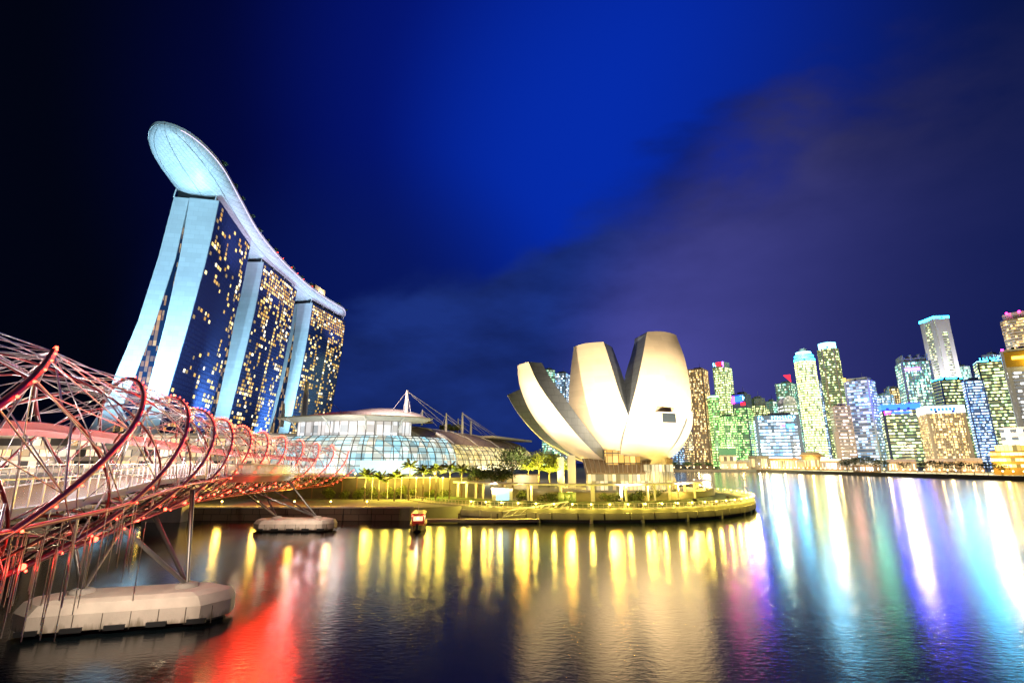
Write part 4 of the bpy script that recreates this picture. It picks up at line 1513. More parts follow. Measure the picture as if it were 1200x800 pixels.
ordn = ['first', 'second', 'third', 'fourth', 'fifth', 'sixth', 'seventh', 'eighth', 'ninth', 'tenth', 'eleventh', 'twelfth', 'thirteenth', 'fourteenth']
prow = [(429, 6.0), (445, 5.2), (463, 5.8), (480, 8.4), (496, 7.0), (511, 7.4), (527, 8.0), (541, 7.2)]
for i, (px, h) in enumerate(prow):
    q = at_y(px, 560, 131 + (i % 2) * 2)
    palm((q.x, q.y, GZ), h, 50 + i, '%s palm counted from the footbridge in the lit quay row' % ordn[i])
    if i % 2 == 0:
        lamp('palm_uplight', 'SPOT', (q.x + 0.8, q.y - 3.2, GZ + h - 2.6), 7000, (1.0, .85, .14), None, .3, (q.x, q.y + .3, GZ + h + .4), 100, .7)
    else:
        lamp('palm_uplight', 'SPOT', (q.x + 0.8, q.y - 3.2, GZ + h - 2.6), 7000, (1.0, .85, .14), None, .3, (q.x, q.y + .3, GZ + h + .4), 100, .7)
# low lights and clipped shrubs along the terrace edge
for i in range(9):
    x = -46 + i * 3.1
    o = thing('edge_lamp', 'little globe lamp on the terrace edge above the palms', 'lamp', (x, 140.2, 8.3), 0, 'globe lamps on the terrace edge')
    mb = MB(); mb.tube([(0, 0, 0), (0, 0, .6)], .06, 6); mb.build('post', M['dark_steel'], o)
    mb = MB(); mb.ball((0, 0, .8), .26, 8); mb.build('globe', M['glow_warm'], o)
rr = random.Random(5)
for i in range(13):
    x = -50 + i * 2.7 + rr.uniform(-.5, .5)
    o = thing('bush', 'yellow-lit bush at the foot of the ribbed wall behind the palms', 'bush', (x, 138.0, GZ), 0, 'bushes along the ribbed wall')
    mb = MB()
    for k in range(3):
        mb.tube([(0, 0, 0), (rr.uniform(-.6, .6), rr.uniform(-.4, .4), 1.3)], [.05, .03], 4)
    mb.build('stem', M['bark'], o)
    mb = MB(); hh = rr.uniform(.7, 1.3)
    for k in range(4):
        leaves(mb, (rr.uniform(-.9, .9), rr.uniform(-.3, .3), rr.uniform(.7, 2.4) * hh), 1.0, .8, .9, 90, .22, rr)
    mb.build('foliage', M['leaf_bright'], o, fix=False)
# street lamps between the palms
for i, px in enumerate((437, 455, 471, 488, 504, 519)):
    q = at_y(px, 560, 136)
    o = thing('lamp_post', 'slim lamp post between the palms on the quay', 'lamp post', (q.x, q.y, GZ), 0, 'lamp posts between the palms')
    mb = MB(); mb.tube([(0, 0, 0), (0, 0, 5.4)], [.08, .05], 6); mb.build('post', M['white_metal'], o)
    mb = MB(); mb.ball((0, 0, 5.55), .24, 8); mb.build('globe', M['glow_warm'], o)
    lamp('bulb', 'POINT', (0, -.9, 5.6), 2400, (1.0, .72, .08), o, .8)

tree('broadleaf_tree', 'tall dark broadleaf tree left of the museum', (at_y(601, 560, 138).x, 138, 4.6), 12.2, 11.0, M['leaf_dark'], 3, 1800, .30)
for i, (px, Y_, h, w_) in enumerate(((560, 139, 7.2, 7.5), (577, 143, 7.8, 8.0), (588, 136, 6.4, 6))):
    tree('broadleaf_tree', '%s low dark tree counted from the palms towards the museum' % ordn[i], (at_y(px, 560, Y_).x, Y_, 4.4), h, w_, M['leaf_dark'], 13 + i, 1000, .28, 'dark trees left of the museum')
for i, (px, Y_, h, w_) in enumerate(((618, 160, 11.0, 8), (631, 166, 12, 9), (644, 158, 10.0, 8), (655, 168, 11.0, 8))):
    x = at_y(px, 560, Y_).x
    tree('broadleaf_tree', '%s yellow-lit tree counted towards the museum column' % ordn[i], (x, Y_, GZ + 2.2), h, w_, M['leaf_bright'], 23 + i, 1200, .28, 'lit trees left of the museum')
    lamp('tree_uplight', 'SPOT', (x + .5, Y_ - 5.5, 6.5), 24000, (1.0, .80, .10), None, .3, (x, Y_, 11), 100, .7)
# planting on the hall roof
for i, (px, py) in enumerate(((519, 509), (529, 511), (536, 512))):
    q = at_y(px, py, 292)
    tree('roof_shrub', '%s lit shrub on the exhibition hall roof, counted from the left' % ordn[i], (q.x, q.y, 27.0), 7, 9, M['leaf_bright'], 70 + i, 260, .6, 'shrubs on the exhibition hall roof')
# shrubs under the pergola
sh_px = [705, 722, 745, 760, 776, 792, 808, 822, 838, 640, 655, 612]
for i, px in enumerate(sh_px):
    t_ = 0
    for a in range(220, 350):
        x, y = prom(R(a), -15.0)
        if 600 + FPX * x / (y * math.cos(PITCH)) >= px:
            t_ = a
            break
    x, y = prom(R(t_), -15.0)
    rr = random.Random(90 + i)
    o = thing('shrub', 'leafy shrub in the bed behind the pergola posts', 'shrub', (x, y, GZ), 0, 'shrubs behind the pergola')
    mb = MB()
    for k in range(4):
        mb.tube([(0, 0, 0), (rr.uniform(-1, 1), rr.uniform(-1, 1), 1.6)], [.06, .03], 4)
    mb.build('stem', M['bark'], o)
    mb = MB(); 
    for k in range(5):
        leaves(mb, (rr.uniform(-1.6, 1.6), rr.uniform(-.8, .8), rr.uniform(.9, 2.2)), 1.1, 1.0, .9, 130, .20, rr)
    mb.build('foliage', M['leaf'], o, fix=False)

# green glass screens on the boardwalk lawn
M['green_glass'] = mat('green_glass', (0.18, 0.32, 0.10), 0.2)
for i, px in enumerate((658, 665, 672)):
    q = at_y(px, 590, 116.5)
    o = thing('glass_screen', 'upright green glass screen on the lawn before the museum', 'screen', (q.x, q.y, 2.75), 0.1 * i, 'green glass screens on the lawn')
    mb = MB(); mb.box((0, 0, 1.4), (1.25, 0.12, 2.8)); mb.build('pane', M['green_glass'], o)
    mb = MB(); mb.box((0, 0, 0.06), (1.4, .35, .14)); mb.build('foot', M['dark_steel'], o)

# kiosk with a bright screen
q = at_y(589, 590, 122)
ki = thing('kiosk', 'glass kiosk with a bright white and blue screen under the walkway canopy', 'kiosk', (q.x, q.y, 2.7))
mb = MB(); mb.box((0, 0.9, 1.7), (4.8, 1.6, 3.4)); mb.build('wall', M['white_metal'], ki)
mb = MB(); mb.box((0, 0, 3.55), (5.4, 4, .22)); mb.build('roof', M['dark_steel'], ki)
mb = MB(); mb.box((0, 0.02, 1.9), (3.0, .1, 2.2)); mb.build('screen', emis('kiosk_screen', (0.30, 0.78, 1.0), 1.7, 'FRONT'), ki)
for x in (-2.4, 2.4):
    mb = MB(); mb.box((x, -1.5, 1.75), (.12, .12, 3.5)); mb.build('post', M['dark_steel'], ki)
# low pavilion among the trees
q = at_y(612, 568, 150)
pv = thing('pavilion', 'low cream pavilion with a flat roof between the dark and lit trees', 'pavilion', (q.x, q.y, PZ))
mb = MB(); mb.box((0, 0, 1.8), (9, 5, 3.6)); mb.build('wall', M['pale_concrete'], pv)
mb = MB(); mb.box((0, 0, 3.75), (10.2, 6.2, .3)); mb.build('roof', M['brown_roof'], pv)
lamp('pavilion_light', 'POINT', (q.x, q.y - 5, 8), 700, (1, .8, .45), None, .3)

# jetty with gangway
je = thing('jetty', 'low floating jetty with a trussed gangway left of the museum', 'jetty', (-5, 107.5, 0))
mb = MB(); mb.box((-2.5, 0, .55), (26, 2.6, .5)); mb.build('deck', M['concrete'], je)
for x in (-14, -6, 2, 10):
    mb = MB(); mb.tube([(x, 1.0, -1.5), (x, 1.0, 1.8)], .2, 8); mb.build('pile', M['dark_concrete'], je)
mb = MB()
for sd in (-.7, .7):
    mb.tube([(3, 1.5 + sd, 1.0), (17, 3.2 + sd, 2.9)], .07, 5); mb.tube([(3, 1.5 + sd, 2.1), (17, 3.2 + sd, 4.0)], .07, 5)
    for k in range(8):
        f = k / 8
        a = Vector((3 + 14 * f, 1.5 + sd + 1.7 * f, 1.0 + 1.9 * f)); b_ = Vector((3 + 14 * (f + .125), 1.5 + sd + 1.7 * (f + .125), 2.1 + 1.9 * (f + .125)))
        mb.tube([a, b_], .05, 4)
mb.build('gangway', M['white_metal'], je)

# bumboat
bo = thing('river_boat', 'small red passenger boat with a lit cabin moored by the jetty', 'boat', (-17.6, 98.5, 0), R(8))
secs = []
for y, w_, zk, zd in ((-5.2, .25, .5, 1.5), (-4.2, .9, .1, 1.3), (-2, 1.4, -.2, 1.1), (2, 1.5, -.3, 1.05), (4.6, 1.3, -.2, 1.15), (5.2, 1.1, 0, 1.2)):
    secs.append([Vector((-w_, y, zd)), Vector((-w_ * .75, y, zk)), Vector((w_ * .75, y, zk)), Vector((w_, y, zd))])
mb = MB(); mb.loft(secs); mb.build('hull', M['dark_metal'], bo)
mb = MB(); mb.loft([[s[0] + Vector((-.06, 0, 0)), s[0] + Vector((-.06, 0, -.28)), s[3] + Vector((.06, 0, -.28)), s[3] + Vector((.06, 0, 0))] for s in secs]); mb.build('gunwale', M['red_paint'], bo)
mb = MB(); mb.box((0, .8, 1.9), (2.2, 6.4, 1.5)); mb.build('cabin', M['red_paint'], bo)
mb = MB(); mb.box((0, -2.43, 2.05), (1.7, .08, .8)); mb.build('windscreen', emis('cabin_light', (1, .7, .35), 1.5), bo)
for sd in (-1, 1):
    mb = MB(); mb.box((sd * 1.13, .8, 2.05), (.06, 5.6, .7)); mb.build('window', bpy.data.materials['cabin_light'], bo)
mb = MB(); mb.loft([[Vector((-1.35, y, 2.7)), Vector((-.9, y, 2.95)), Vector((.9, y, 2.95)), Vector((1.35, y, 2.7))] for y in (-3, 4.4)]); mb.build('roof', M['red_paint'], bo)
mb = MB(); mb.tube([(0, -2, 2.9), (0, -2, 4.6)], .05, 5); mb.build('mast', M['white_metal'], bo)
for x in (-1.0, 1.0):
    mb = MB(); mb.ball((x, -3.05, 2.6), .13, 6); mb.build('lantern', M['glow_red'], bo)
mb = MB(); mb.ball((0, -3.3, 2.2), .13, 6); mb.build('headlight', M['glow_white'], bo)
lamp('boat_light', 'POINT', (0, -5.5, 3.6), 150, (1, .6, .4), bo, .2)

# ================================================================== THE BUSINESS DISTRICT ACROSS THE BAY
def footprint(shape, w, d):
    if shape == 'rect':
        return [(-w / 2, -d / 2), (w / 2, -d / 2), (w / 2, d / 2), (-w / 2, d / 2)]
    if shape == 'oct':
        e = 0.26 * min(w, d)
        return [(-w / 2 + e, -d / 2), (w / 2 - e, -d / 2), (w / 2, -d / 2 + e), (w / 2, d / 2 - e), (w / 2 - e, d / 2), (-w / 2 + e, d / 2), (-w / 2, d / 2 - e), (-w / 2, -d / 2 + e)]
    if shape == 'cyl':
        return [(w / 2 * math.cos(2 * PI * k / 20), d / 2 * math.sin(2 * PI * k / 20)) for k in range(20)]
    if shape == 'wedge':
        return [(-w / 2, -d / 2), (w * .3, -d / 2), (w / 2, -d * .1), (w / 2, d / 2), (-w / 2, d / 2)]


def grow(poly, k):
    out = []
    for x, y in poly:
        r_ = math.hypot(x, y)
        out.append((x + k * (1 if x > 0 else -1) * (abs(x) / r_ > .05), y + k * (1 if y > 0 else -1) * (abs(y) / r_ > .05)))
    return out


TW = {}


def tower(name, label, pxl, pxr, pyt, Y_, nb, wall, cols, strength=2.0, frac=0.6, shape='rect', dr=0.9, rot=0.0, bf=0.58, cell=4.0, fins=0, slope=0.0, top_skip=0.0, wall_rough=0.6, zb=GZ, steps=None, finw=1.0):
    if nb > 8:
        nb = int(nb * 1.3); cell *= .62
        if shape == 'rect' and rot == 0.0:
            rot = (0.42, -0.30, 0.34, -0.46)[len(TW) % 4]
    a = at_y(pxl, pyt, Y_); b_ = at_y(pxr, pyt, Y_)
    al = math.atan2((a.x + b_.x) / 2, Y_)
    wm = (b_.x - a.x) * math.cos(al)
    d = wm * dr
    w = max(wm * .35, (wm - d * abs(math.sin(rot))) / math.cos(rot)) if rot else wm
    h = a.z - zb
    cx = (a.x + b_.x) / 2
    o = thing(name, label, 'tower', (cx + math.sin(al) * d / 2, Y_ + math.cos(al) * d / 2, zb), -al + rot)
    wmx = mat('wall_' + str(len(TW)), wall, wall_rough, vary=0.12, scale=.08)
    strength *= 1.65
    gm = cellmat('glazing_' + str(len(TW)), cols, strength, min(.92, frac), cell, h / nb, (0.02, 0.03, 0.045), .15, strength * 0.09, 0.08)
    fp = footprint(shape, w, d)
    mb = MB()
    mb.prism(fp, 0, h)
    mb.build('wall', wmx, o)
    fh = h / nb
    gp = grow(fp, 0.35)
    for i in range(nb):
        z = i * fh + fh * (1 - bf) * .5
        if z + fh * bf > h * (1 - top_skip):
            break
        if z < 4 and nb > 3:
            continue
        mb = MB(); mb.prism(gp, z, z + fh * bf); mb.build('window_band', gm, o)
    if fins:
        for sgn, n_, along in ((-1, fins, 'x'), (-1, max(2, int(fins * dr)), 'y'), (1, max(2, int(fins * dr)), 'y')):
            for k in range(n_ + 1):
                f = -.5 + k / n_
                mb = MB()
                if along == 'x':
                    mb.box((f * w, -d / 2 - .45, h / 2), (finw, .9, h + 0.5))
                else:
                    mb.box((sgn * (w / 2 + .45), f * d, h / 2), (.9, finw, h + 0.5))
                mb.build('pier', wmx, o)
    if nb > 10 and shape == 'rect':      # roof plant and a mast
        mb = MB(); mb.box((w * .08, 0, h + 2.2), (w * .5, d * .5, 4.4)); mb.box((-w * .26, d * .1, h + 1.3), (w * .2, d * .3, 2.6)); mb.build('roof_plant', wmx, o)
        mb = MB(); mb.tube([(w * .15, 0, h), (w * .15, 0, h + 13)], [.4, .15], 5); mb.build('roof_mast', M['dark_steel'], o)
        e_ = 0.26
        for sx in (-1, 1):       # solid corner piers
            mb = MB(); mb.box((sx * (w / 2 - w * .035), -d / 2 - .28, h / 2), (w * .075, .75, h)); mb.build('corner_pier', wmx, o)
        mb = MB(); mb.box((0, 0, h + .4), (w + .8, d + .8, .8)); mb.build('parapet', wmx, o)
    TW[name + str(len(TW))] = o
    o_ = dict(o=o, w=w, d=d, h=h, wall=wmx, fp=fp, px=(Y_ * math.cos(PITCH) + (a.z - H) * math.sin(PITCH)) / FPX, glass=gm)
    return o_


def crown(T, h, k, m_, z0=0.3, name='crown', shape=None):
    mb = MB(); mb.prism(grow(T['fp'], k), T['h'] + z0, T['h'] + z0 + h); return mb.build(name, m_, T['o'])


def sign(T, x, z, w, h, m_, name='sign', face='front', dpt=0.8):
    mb = MB()
    if face == 'front':
        mb.box((x * T['w'], -T['d'] / 2 - 1.0, T['h'] * z), (w, dpt, h))
    else:
        mb.box((-T['w'] / 2 - 1.0, x * T['d'], T['h'] * z), (dpt, w, h))
    return mb.build(name, m_, T['o'])


def strokes(T, x, z, w, h, n_, m_, seed):
    """a run of bright strokes: far signs whose letters cannot be read in the photo"""
    rr = random.Random(seed)
    mb = MB()
    x0 = x * T['w'] - w / 2
    for k in range(n_):
        cx = x0 + w * (k + .5) / n_
        mb.box((cx - w / n_ * .2, -T['d'] / 2 - 1.0, T['h'] * z), (w / n_ * .22, .7, h))
        mb.box((cx + w / n_ * .08, -T['d'] / 2 - 1.02, T['h'] * z + rr.choice((-.4, 0, .4)) * h), (w / n_ * .5, .7, h * .24))
    return mb.build('sign', m_, T['o'])


E = {}
STREAK_FLOODS = []
CY, BL, MG, VI, GN, WH = (.03, .55, 1.0), (.004, .02, 1.0), (1.0, .02, .38), (.20, .05, 1.0), (.25, 1.0, .5), (.12, .72, 1.0)
E['white'] = emis('crown_white', (0.26, 0.78, 1.0), 7)
E['cyan'] = emis('crown_cyan', (0.03, 0.50, 1.0), 15)
E['blue'] = emis('crown_blue', (0.004, 0.02, 1.0), 26)
E['magenta'] = emis('crown_magenta', (1.0, 0.02, 0.40), 20)
E['red'] = emis('sign_red', (1.0, 0.02, 0.04), 3)
E['gold'] = emis('crown_gold', (1.0, 0.62, 0.06), 6)
E['violet'] = emis('crown_violet', (0.35, 0.10, 1.0), 9)
E['green'] = emis('crown_green', (0.5, 1.0, 0.55), 3)

GRN = [(0.22, 1.0, 0.18), (0.85, 1.0, 0.35)]
YEL = [(1.0, 0.90, 0.32), (0.62, 1.0, 0.42)]
WRM = [(1.0, 0.55, 0.14), (1.0, 0.80, 0.40)]
BLU = [(0.22, 0.55, 1.0), (0.85, 0.93, 1.0)]
WHT = [(1.0, 0.95, 0.88), (0.85, 0.93, 1.0)]
TEA = [(0.25, 1.0, 0.72), (0.85, 1.0, 0.65)]
PNK = [(1.0, 0.80, 0.62), (1.0, 0.93, 0.85)]

# behind the museum petals
T = tower('office_tower', 'teal-lit tower peeping out between the two left museum petals, lower of the pair', 634, 650, 433, 900, 34, (.12, .18, .18), TEA, 1.6, .55)
T = tower('office_tower', 'pale blue tower peeping out beside the left-middle museum petal', 648, 668, 437, 940, 32, (.30, .34, .36), BLU, 1.6, .6)
T = tower('office_block', 'small teal-lit block behind the yellow trees left of the museum column', 638, 656, 528, 620, 5, (.2, .25, .25), TEA, 1.5, .6)
# bluish towers under the right petal
T = tower('apartment_tower', 'dim bluish apartment tower low under the short right petal', 786, 800, 512, 800, 12, (.16, .17, .20), BLU, 1.6, .45, cell=3)
T = tower('apartment_tower', 'dim apartment block with mixed windows, half hidden by the right petal', 800, 814, 506, 780, 13, (.20, .20, .24), WRM, 1.5, .45, cell=3)
T = tower('apartment_tower', 'tall brown apartment tower right beside the museum petal', 806, 829, 433, 770, 34, (.30, .20, .16), WRM, 1.7, .42, cell=3, fins=4, bf=.7)
crown(T, 1.5, .6, T['wall'])
T = tower('office_tower', 'slim green tower with a cyan-lit top, left of the red-signed tower', 829, 842, 466, 750, 22, (.20, .32, .22), GRN, 2.0, .62)
crown(T, 3, .3, E['green'])
T = tower('office_tower', 'tall green-lit tower with a red and white sign on its top', 835, 857, 430, 765, 32, (.26, .36, .26), YEL, 2.3, .68, cell=3)
STREAK_FLOODS.append((T, -0.3, MG, 2.6e5, 6))
STREAK_FLOODS.append((T, 0.4, WH, 1.2e5, 5))
mb = MB(); mb.box((0, 0, T['h'] + 4.5), (T['w'] * .85, T['d'] * .8, 9)); mb.build('plant_room', T['wall'], T['o'])
sign(T, .12, 1 + 5 / T['h'], T['w'] * .55, 6, E['red']); strokes(T, -.3, 1 + 5 / T['h'], T['w'] * .35, 6, 1, E['white'], 3)
sign(T, .45, 1 + 4 / T['h'], 2.2, 8, E['violet'])
T = tower('office_tower', 'broad green-lit block in front of the red-signed tower', 839, 862, 488, 735, 18, (.16, .28, .17), GRN, 2.0, .66, cell=3)
T = tower('office_tower', 'dark tower with deep blue top and blue and white signs', 857, 880, 462, 745, 26, (.05, .07, .12), GRN, 1.9, .55, cell=3, top_skip=.17)
STREAK_FLOODS.append((T, -0.3, MG, 2.2e5, 6))
STREAK_FLOODS.append((T, 0.3, BL, 4e5, 8))
sign(T, -.1, .94, T['w'] * .6, 9, E['blue']); strokes(T, .22, .95, T['w'] * .4, 7, 2, E['white'], 5); sign(T, .25, .87, T['w'] * .3, 5, E['red'])
sign(T, -.42, .93, 4, 10, E['magenta'])  # glowing panel added at the top to tint the water magenta
T = tower('office_tower', 'green-windowed tower with a dark cap right of the blue-signed one', 878, 896, 467, 760, 24, (.14, .17, .15), YEL, 1.9, .5, cell=3, top_skip=.08)
T = tower('office_tower', 'small pale block topping out behind the wide blue slab', 891, 901, 479, 800, 20, (.4, .4, .38), YEL, 1.6, .5)
T = tower('office_slab', 'wide slab of blue-white lit storeys with cyan sign letters along its roof', 881, 936, 487, 715, 13, (.10, .13, .22), BLU, 2.2, .85, cell=6, dr=.45, rot=0.10, top_skip=.06)
STREAK_FLOODS.append((T, -0.3, CY, 1.6e5, 7))
STREAK_FLOODS.append((T, 0.3, CY, 1.6e5, 7))
strokes(T, .15, .965, T['w'] * .55, 4.2, 9, M['glow_cyan'], 9); strokes(T, -.36, .965, T['w'] * .14, 4, 2, E['white'], 10)
sign(T, .28, .80, T['w'] * .16, 4.5, E['cyan']); sign(T, .12, .81, 3, 3, E['magenta'])
T = tower('office_tower', 'grey-green tower with a red pointed sail on its roof', 908, 933, 449, 830, 26, (.30, .40, .36), TEA, 1.3, .55)
mb = MB(); mb.prism([(-3, -1), (7, -1), (7, 1), (-3, 1)], T['h'], T['h'] + 1); mb.build('roof_plinth', T['wall'], T['o'])
mb = MB(); mb.add([(-2, -.5, T['h'] + 16), (9, -.5, T['h'] + 3), (9, -.5, T['h'] + 16), (-2, .5, T['h'] + 16), (9, .5, T['h'] + 3), (9, .5, T['h'] + 16)], [(0, 1, 2), (3, 5, 4), (0, 3, 4, 1), (1, 4, 5, 2), (2, 5, 3, 0)]); mb.build('sail', E['red'], T['o'])
T = tower('office_tower', 'pale tower with a glass barrel top between the wide slab and the round tower', 911, 934, 474, 790, 14, (.5, .5, .5), WHT, 1.7, .6, bf=.4)
mb = MB(); secs = []
for yy in (-T['d'] / 2, T['d'] / 2):
    secs.append([Vector((T['w'] / 2 * math.cos(PI * k / 12), yy, T['h'] + 14 * math.sin(PI * k / 12))) for k in range(13)])
mb.loft(secs); mb.build('barrel_top', cellmat('barrel_top_glass', PNK, .6, .7, 3, 3, (.2, .2, .25), .15, .12, .12), T['o'])
T = tower('office_tower', 'slim pale tower filling the gap between the wide blue slab and the grey-green tower', 897, 910, 470, 900, 22, (.35, .36, .36), TEA, 1.6, .6)
T = tower('office_tower', 'narrow violet-lit tower showing between the round tower and the octagonal one', 948, 962, 446, 880, 26, (.30, .28, .36), BLU, 1.7, .6)
T = tower('office_tower', 'plain warm-lit tower behind the raked-fin tower and the banded white one', 1036, 1056, 455, 900, 24, (.34, .30, .26), WRM, 1.6, .6)
T = tower('office_tower', 'tall teal-lit tower behind the blue glass wedge, right of the tallest', 1112, 1136, 430, 820, 30, (.26, .32, .34), TEA, 1.6, .6)
T = tower('office_tower', 'dim blue tower behind the letter-topped one near the right edge', 1150, 1172, 415, 840, 32, (.24, .27, .34), BLU, 1.5, .5)
# the round tower with stepped dome
T = tower('round_tower', 'round tower of bright greenish white storeys with a stepped dome', 930, 955, 422, 740, 34, (.42, .46, .36), YEL, 3.0, .86, shape='cyl', dr=1, cell=3.2, bf=.55)
STREAK_FLOODS.append((T, 0, CY, 4e5, 9))
mb = MB(); mb.lathe([(T['w'] * .5, 0), (T['w'] * .48, 5), (T['w'] * .46, 5.2), (T['w'] * .42, 11), (T['w'] * .36, 11.3), (T['w'] * .30, 16), (T['w'] * .2, 17), (T['w'] * .16, 20)], 20, (0, 0, T['h'])); mb.build('dome', T['wall'], T['o'])
for z, r_ in ((1.0, .515), (6.5, .47), (12, .375)):
    mb = MB(); mb.lathe([(T['w'] * r_, 0), (T['w'] * r_, 2.6)], 20, (0, 0, T['h'] + z)); mb.build('crown', E['cyan'] if z < 12 else E['white'], T['o'])
lamp('crown_light', 'POINT', (-3, -T['w'], T['h'] + 14), 50000, (.5, .85, 1.0), T['o'], 1.5)
# dark octagonal tower
T = tower('office_tower', 'dark octagonal glass tower with a blazing white crown', 957, 982, 408, 780, 36, (.10, .10, .13), YEL, 2.2, .36, shape='oct', dr=1, cell=4, bf=.6)
STREAK_FLOODS.append((T, 0, WH, 3e5, 8))
for k in (-.28, .28):
    mb = MB(); mb.box((k * T['w'], -T['d'] / 2 - .5, T['h'] / 2), (2.4, 1.2, T['h'])); mb.build('pier', M['pink_stone'] if 'pink_stone' in M else M.setdefault('pink_stone', mat('pink_stone', (.5, .34, .28), .6)), T['o'])
crown(T, 10, -2.2, E['white'])
for z in (3, 6, 9):
    mb = MB(); mb.prism(grow(T['fp'], -1.6), T['h'] + z, T['h'] + z + .5); mb.build('crown_rail', M['dark_steel'], T['o'])
# pink slab below it
T = tower('office_block', 'pinkish block of striped storeys at the foot of the octagonal tower', 971, 996, 476, 690, 15, (.48, .36, .31), PNK, 1.6, .5, rot=.22, dr=.8, bf=.42)
STREAK_FLOODS.append((T, 0, (1.0,.4,.3), 0.9e5, 6))
mb = MB(); mb.box((-T['w'] * .52, -T['d'] * .52, T['h'] * .3), (5, 5, T['h'] * .6)); mb.build('stair_tower', T['wall'], T['o'])
# pale blue-white slab with curved top
T = tower('office_tower', 'pale blue-white banded tower with an orange light at its left shoulder', 988, 1025, 446, 700, 24, (.50, .50, .56), BLU, 1.6, .55, rot=-.30, dr=.7, cell=6, bf=.52)
STREAK_FLOODS.append((T, 0, GN, 1.6e5, 7))
crown(T, 4.5, -3, T['wall']); sign(T, -.46, 1.0 + 3 / T['h'], 4, 5, E['gold']); sign(T, .1, .78, T['w'] * .5, 2.6, M['glow_cyan'])
T = tower('office_tower', 'light tower with a raked fin on its roof behind the dark blue block', 1022, 1047, 463, 800, 22, (.5, .54, .58), BLU, 1.7, .6)
mb = MB(); mb.loft([[Vector((T['w'] * .1, -3, T['h'])), Vector((T['w'] * .5, -3, T['h'])), Vector((T['w'] * .5, -3, T['h'] + 16)), Vector((T['w'] * .32, -3, T['h'] + 11))], [Vector((T['w'] * .1, 3, T['h'])), Vector((T['w'] * .5, 3, T['h'])), Vector((T['w'] * .5, 3, T['h'] + 16)), Vector((T['w'] * .32, 3, T['h'] + 11))]]); mb.build('roof_fin', T['wall'], T['o'])
# dark blue block
T = tower('office_block', 'dark blue glass block with yellow storeys and a blue lit roof edge', 1029, 1078, 480, 640, 15, (.012, .03, .10), YEL, 2.2, .45, rot=.12, dr=.7, cell=5)
STREAK_FLOODS.append((T, -0.35, BL, 9e5, 8))
STREAK_FLOODS.append((T, 0.2, BL, 9e5, 8))
STREAK_FLOODS.append((T, -0.05, VI, 2.5e5, 7))
crown(T, 7, .5, E['blue']); strokes(T, -.36, .955, T['w'] * .2, 4, 3, E['magenta'], 21); sign(T, 0, .955, T['w'] * .5, 2.0, E['blue'])
# banded tower with crown slabs
T = tower('office_tower', 'white banded tower with upright slabs on its crown, left of the tallest', 1047, 1090, 424, 740, 28, (.46, .46, .50), TEA, 2.2, .66, rot=.25, dr=.8, cell=3.5, fins=6)
STREAK_FLOODS.append((T, 0.1, VI, 1.4e5, 6))
for k in (-.42, -.14, .14, .42):
    mb = MB(); mb.box((k * T['w'], 0, T['h'] + 5.5), (2.2, T['d'] * .98, 11)); mb.build('crown_slab', T['wall'], T['o'])
mb = MB(); mb.box((0, 1, T['h'] + 3.5), (T['w'] * .9, T['d'] * .8, 7)); mb.build('plant_room', T['wall'], T['o'])
sign(T, -.15, .93, T['w'] * .5, 4, E['violet'])
# the tallest white tower
T = tower('office_tower', 'tallest slim white tower with cyan-white lit roof edges', 1077, 1111, 374, 800, 44, (.62, .58, .57), YEL, 1.7, .42, rot=.62, dr=.9, cell=5, bf=.35)
STREAK_FLOODS.append((T, 0, CY, 3e5, 8))
mb = MB(); mb.box((T['w'] * .5 - 3, -T['d'] / 2 - .7, T['h'] / 2), (6.5, 1.4, T['h'] + 1)); mb.build('corner_pier', T['wall'], T['o'])
mb = MB(); mb.box((-T['w'] * .5 + 3, -T['d'] / 2 - .7, T['h'] / 2), (6.5, 1.4, T['h'] + 1)); mb.build('corner_pier', T['wall'], T['o'])
mb = MB(); mb.box((0, -T['d'] / 2 - .72, T['h'] * .95), (T['w'] * .98, 1.45, T['h'] * .09)); mb.build('top_wall', T['wall'], T['o'])
mb = MB(); mb.box((-T['w'] / 2 - .7, T['d'] * .36, T['h'] / 2), (1.4, T['d'] * .26, T['h'] + 1)); mb.build('corner_pier', T['wall'], T['o'])
mb = MB(); mb.box((-T['w'] / 2 - .7, -T['d'] * .36, T['h'] / 2), (1.4, T['d'] * .26, T['h'] + 1)); mb.build('corner_pier', T['wall'], T['o'])
crown(T, 4.2, 1.4, E['cyan'])
for x, y in ((-25, -75), (-70, 5), (35, -60)):
    lamp('wall_flood', 'SPOT', (x, y, T['h'] * .45), 420000, (.92, .92, 1.0), T['o'], 2, (0, 0, T['h'] * .80), 100, .8)
# dark block with cyan sign
T = tower('office_tower', 'dark blue tower with two bright cyan lamps on its roof, before the tallest', 1090, 1128, 445, 660, 22, (.02, .05, .11), YEL, 2.0, .5, dr=.7, cell=4, bf=.5)
STREAK_FLOODS.append((T, -0.3, CY, 4e5, 9))
STREAK_FLOODS.append((T, 0.3, CY, 4e5, 9))
for k in (-.36, .28):
    mb = MB(); mb.ball((k * T['w'], -T['d'] * .4, T['h'] + 2.2), 2.6, 10); mb.build('roof_lamp', E['cyan'], T['o'])
crown(T, 2.0, .2, E['cyan'])
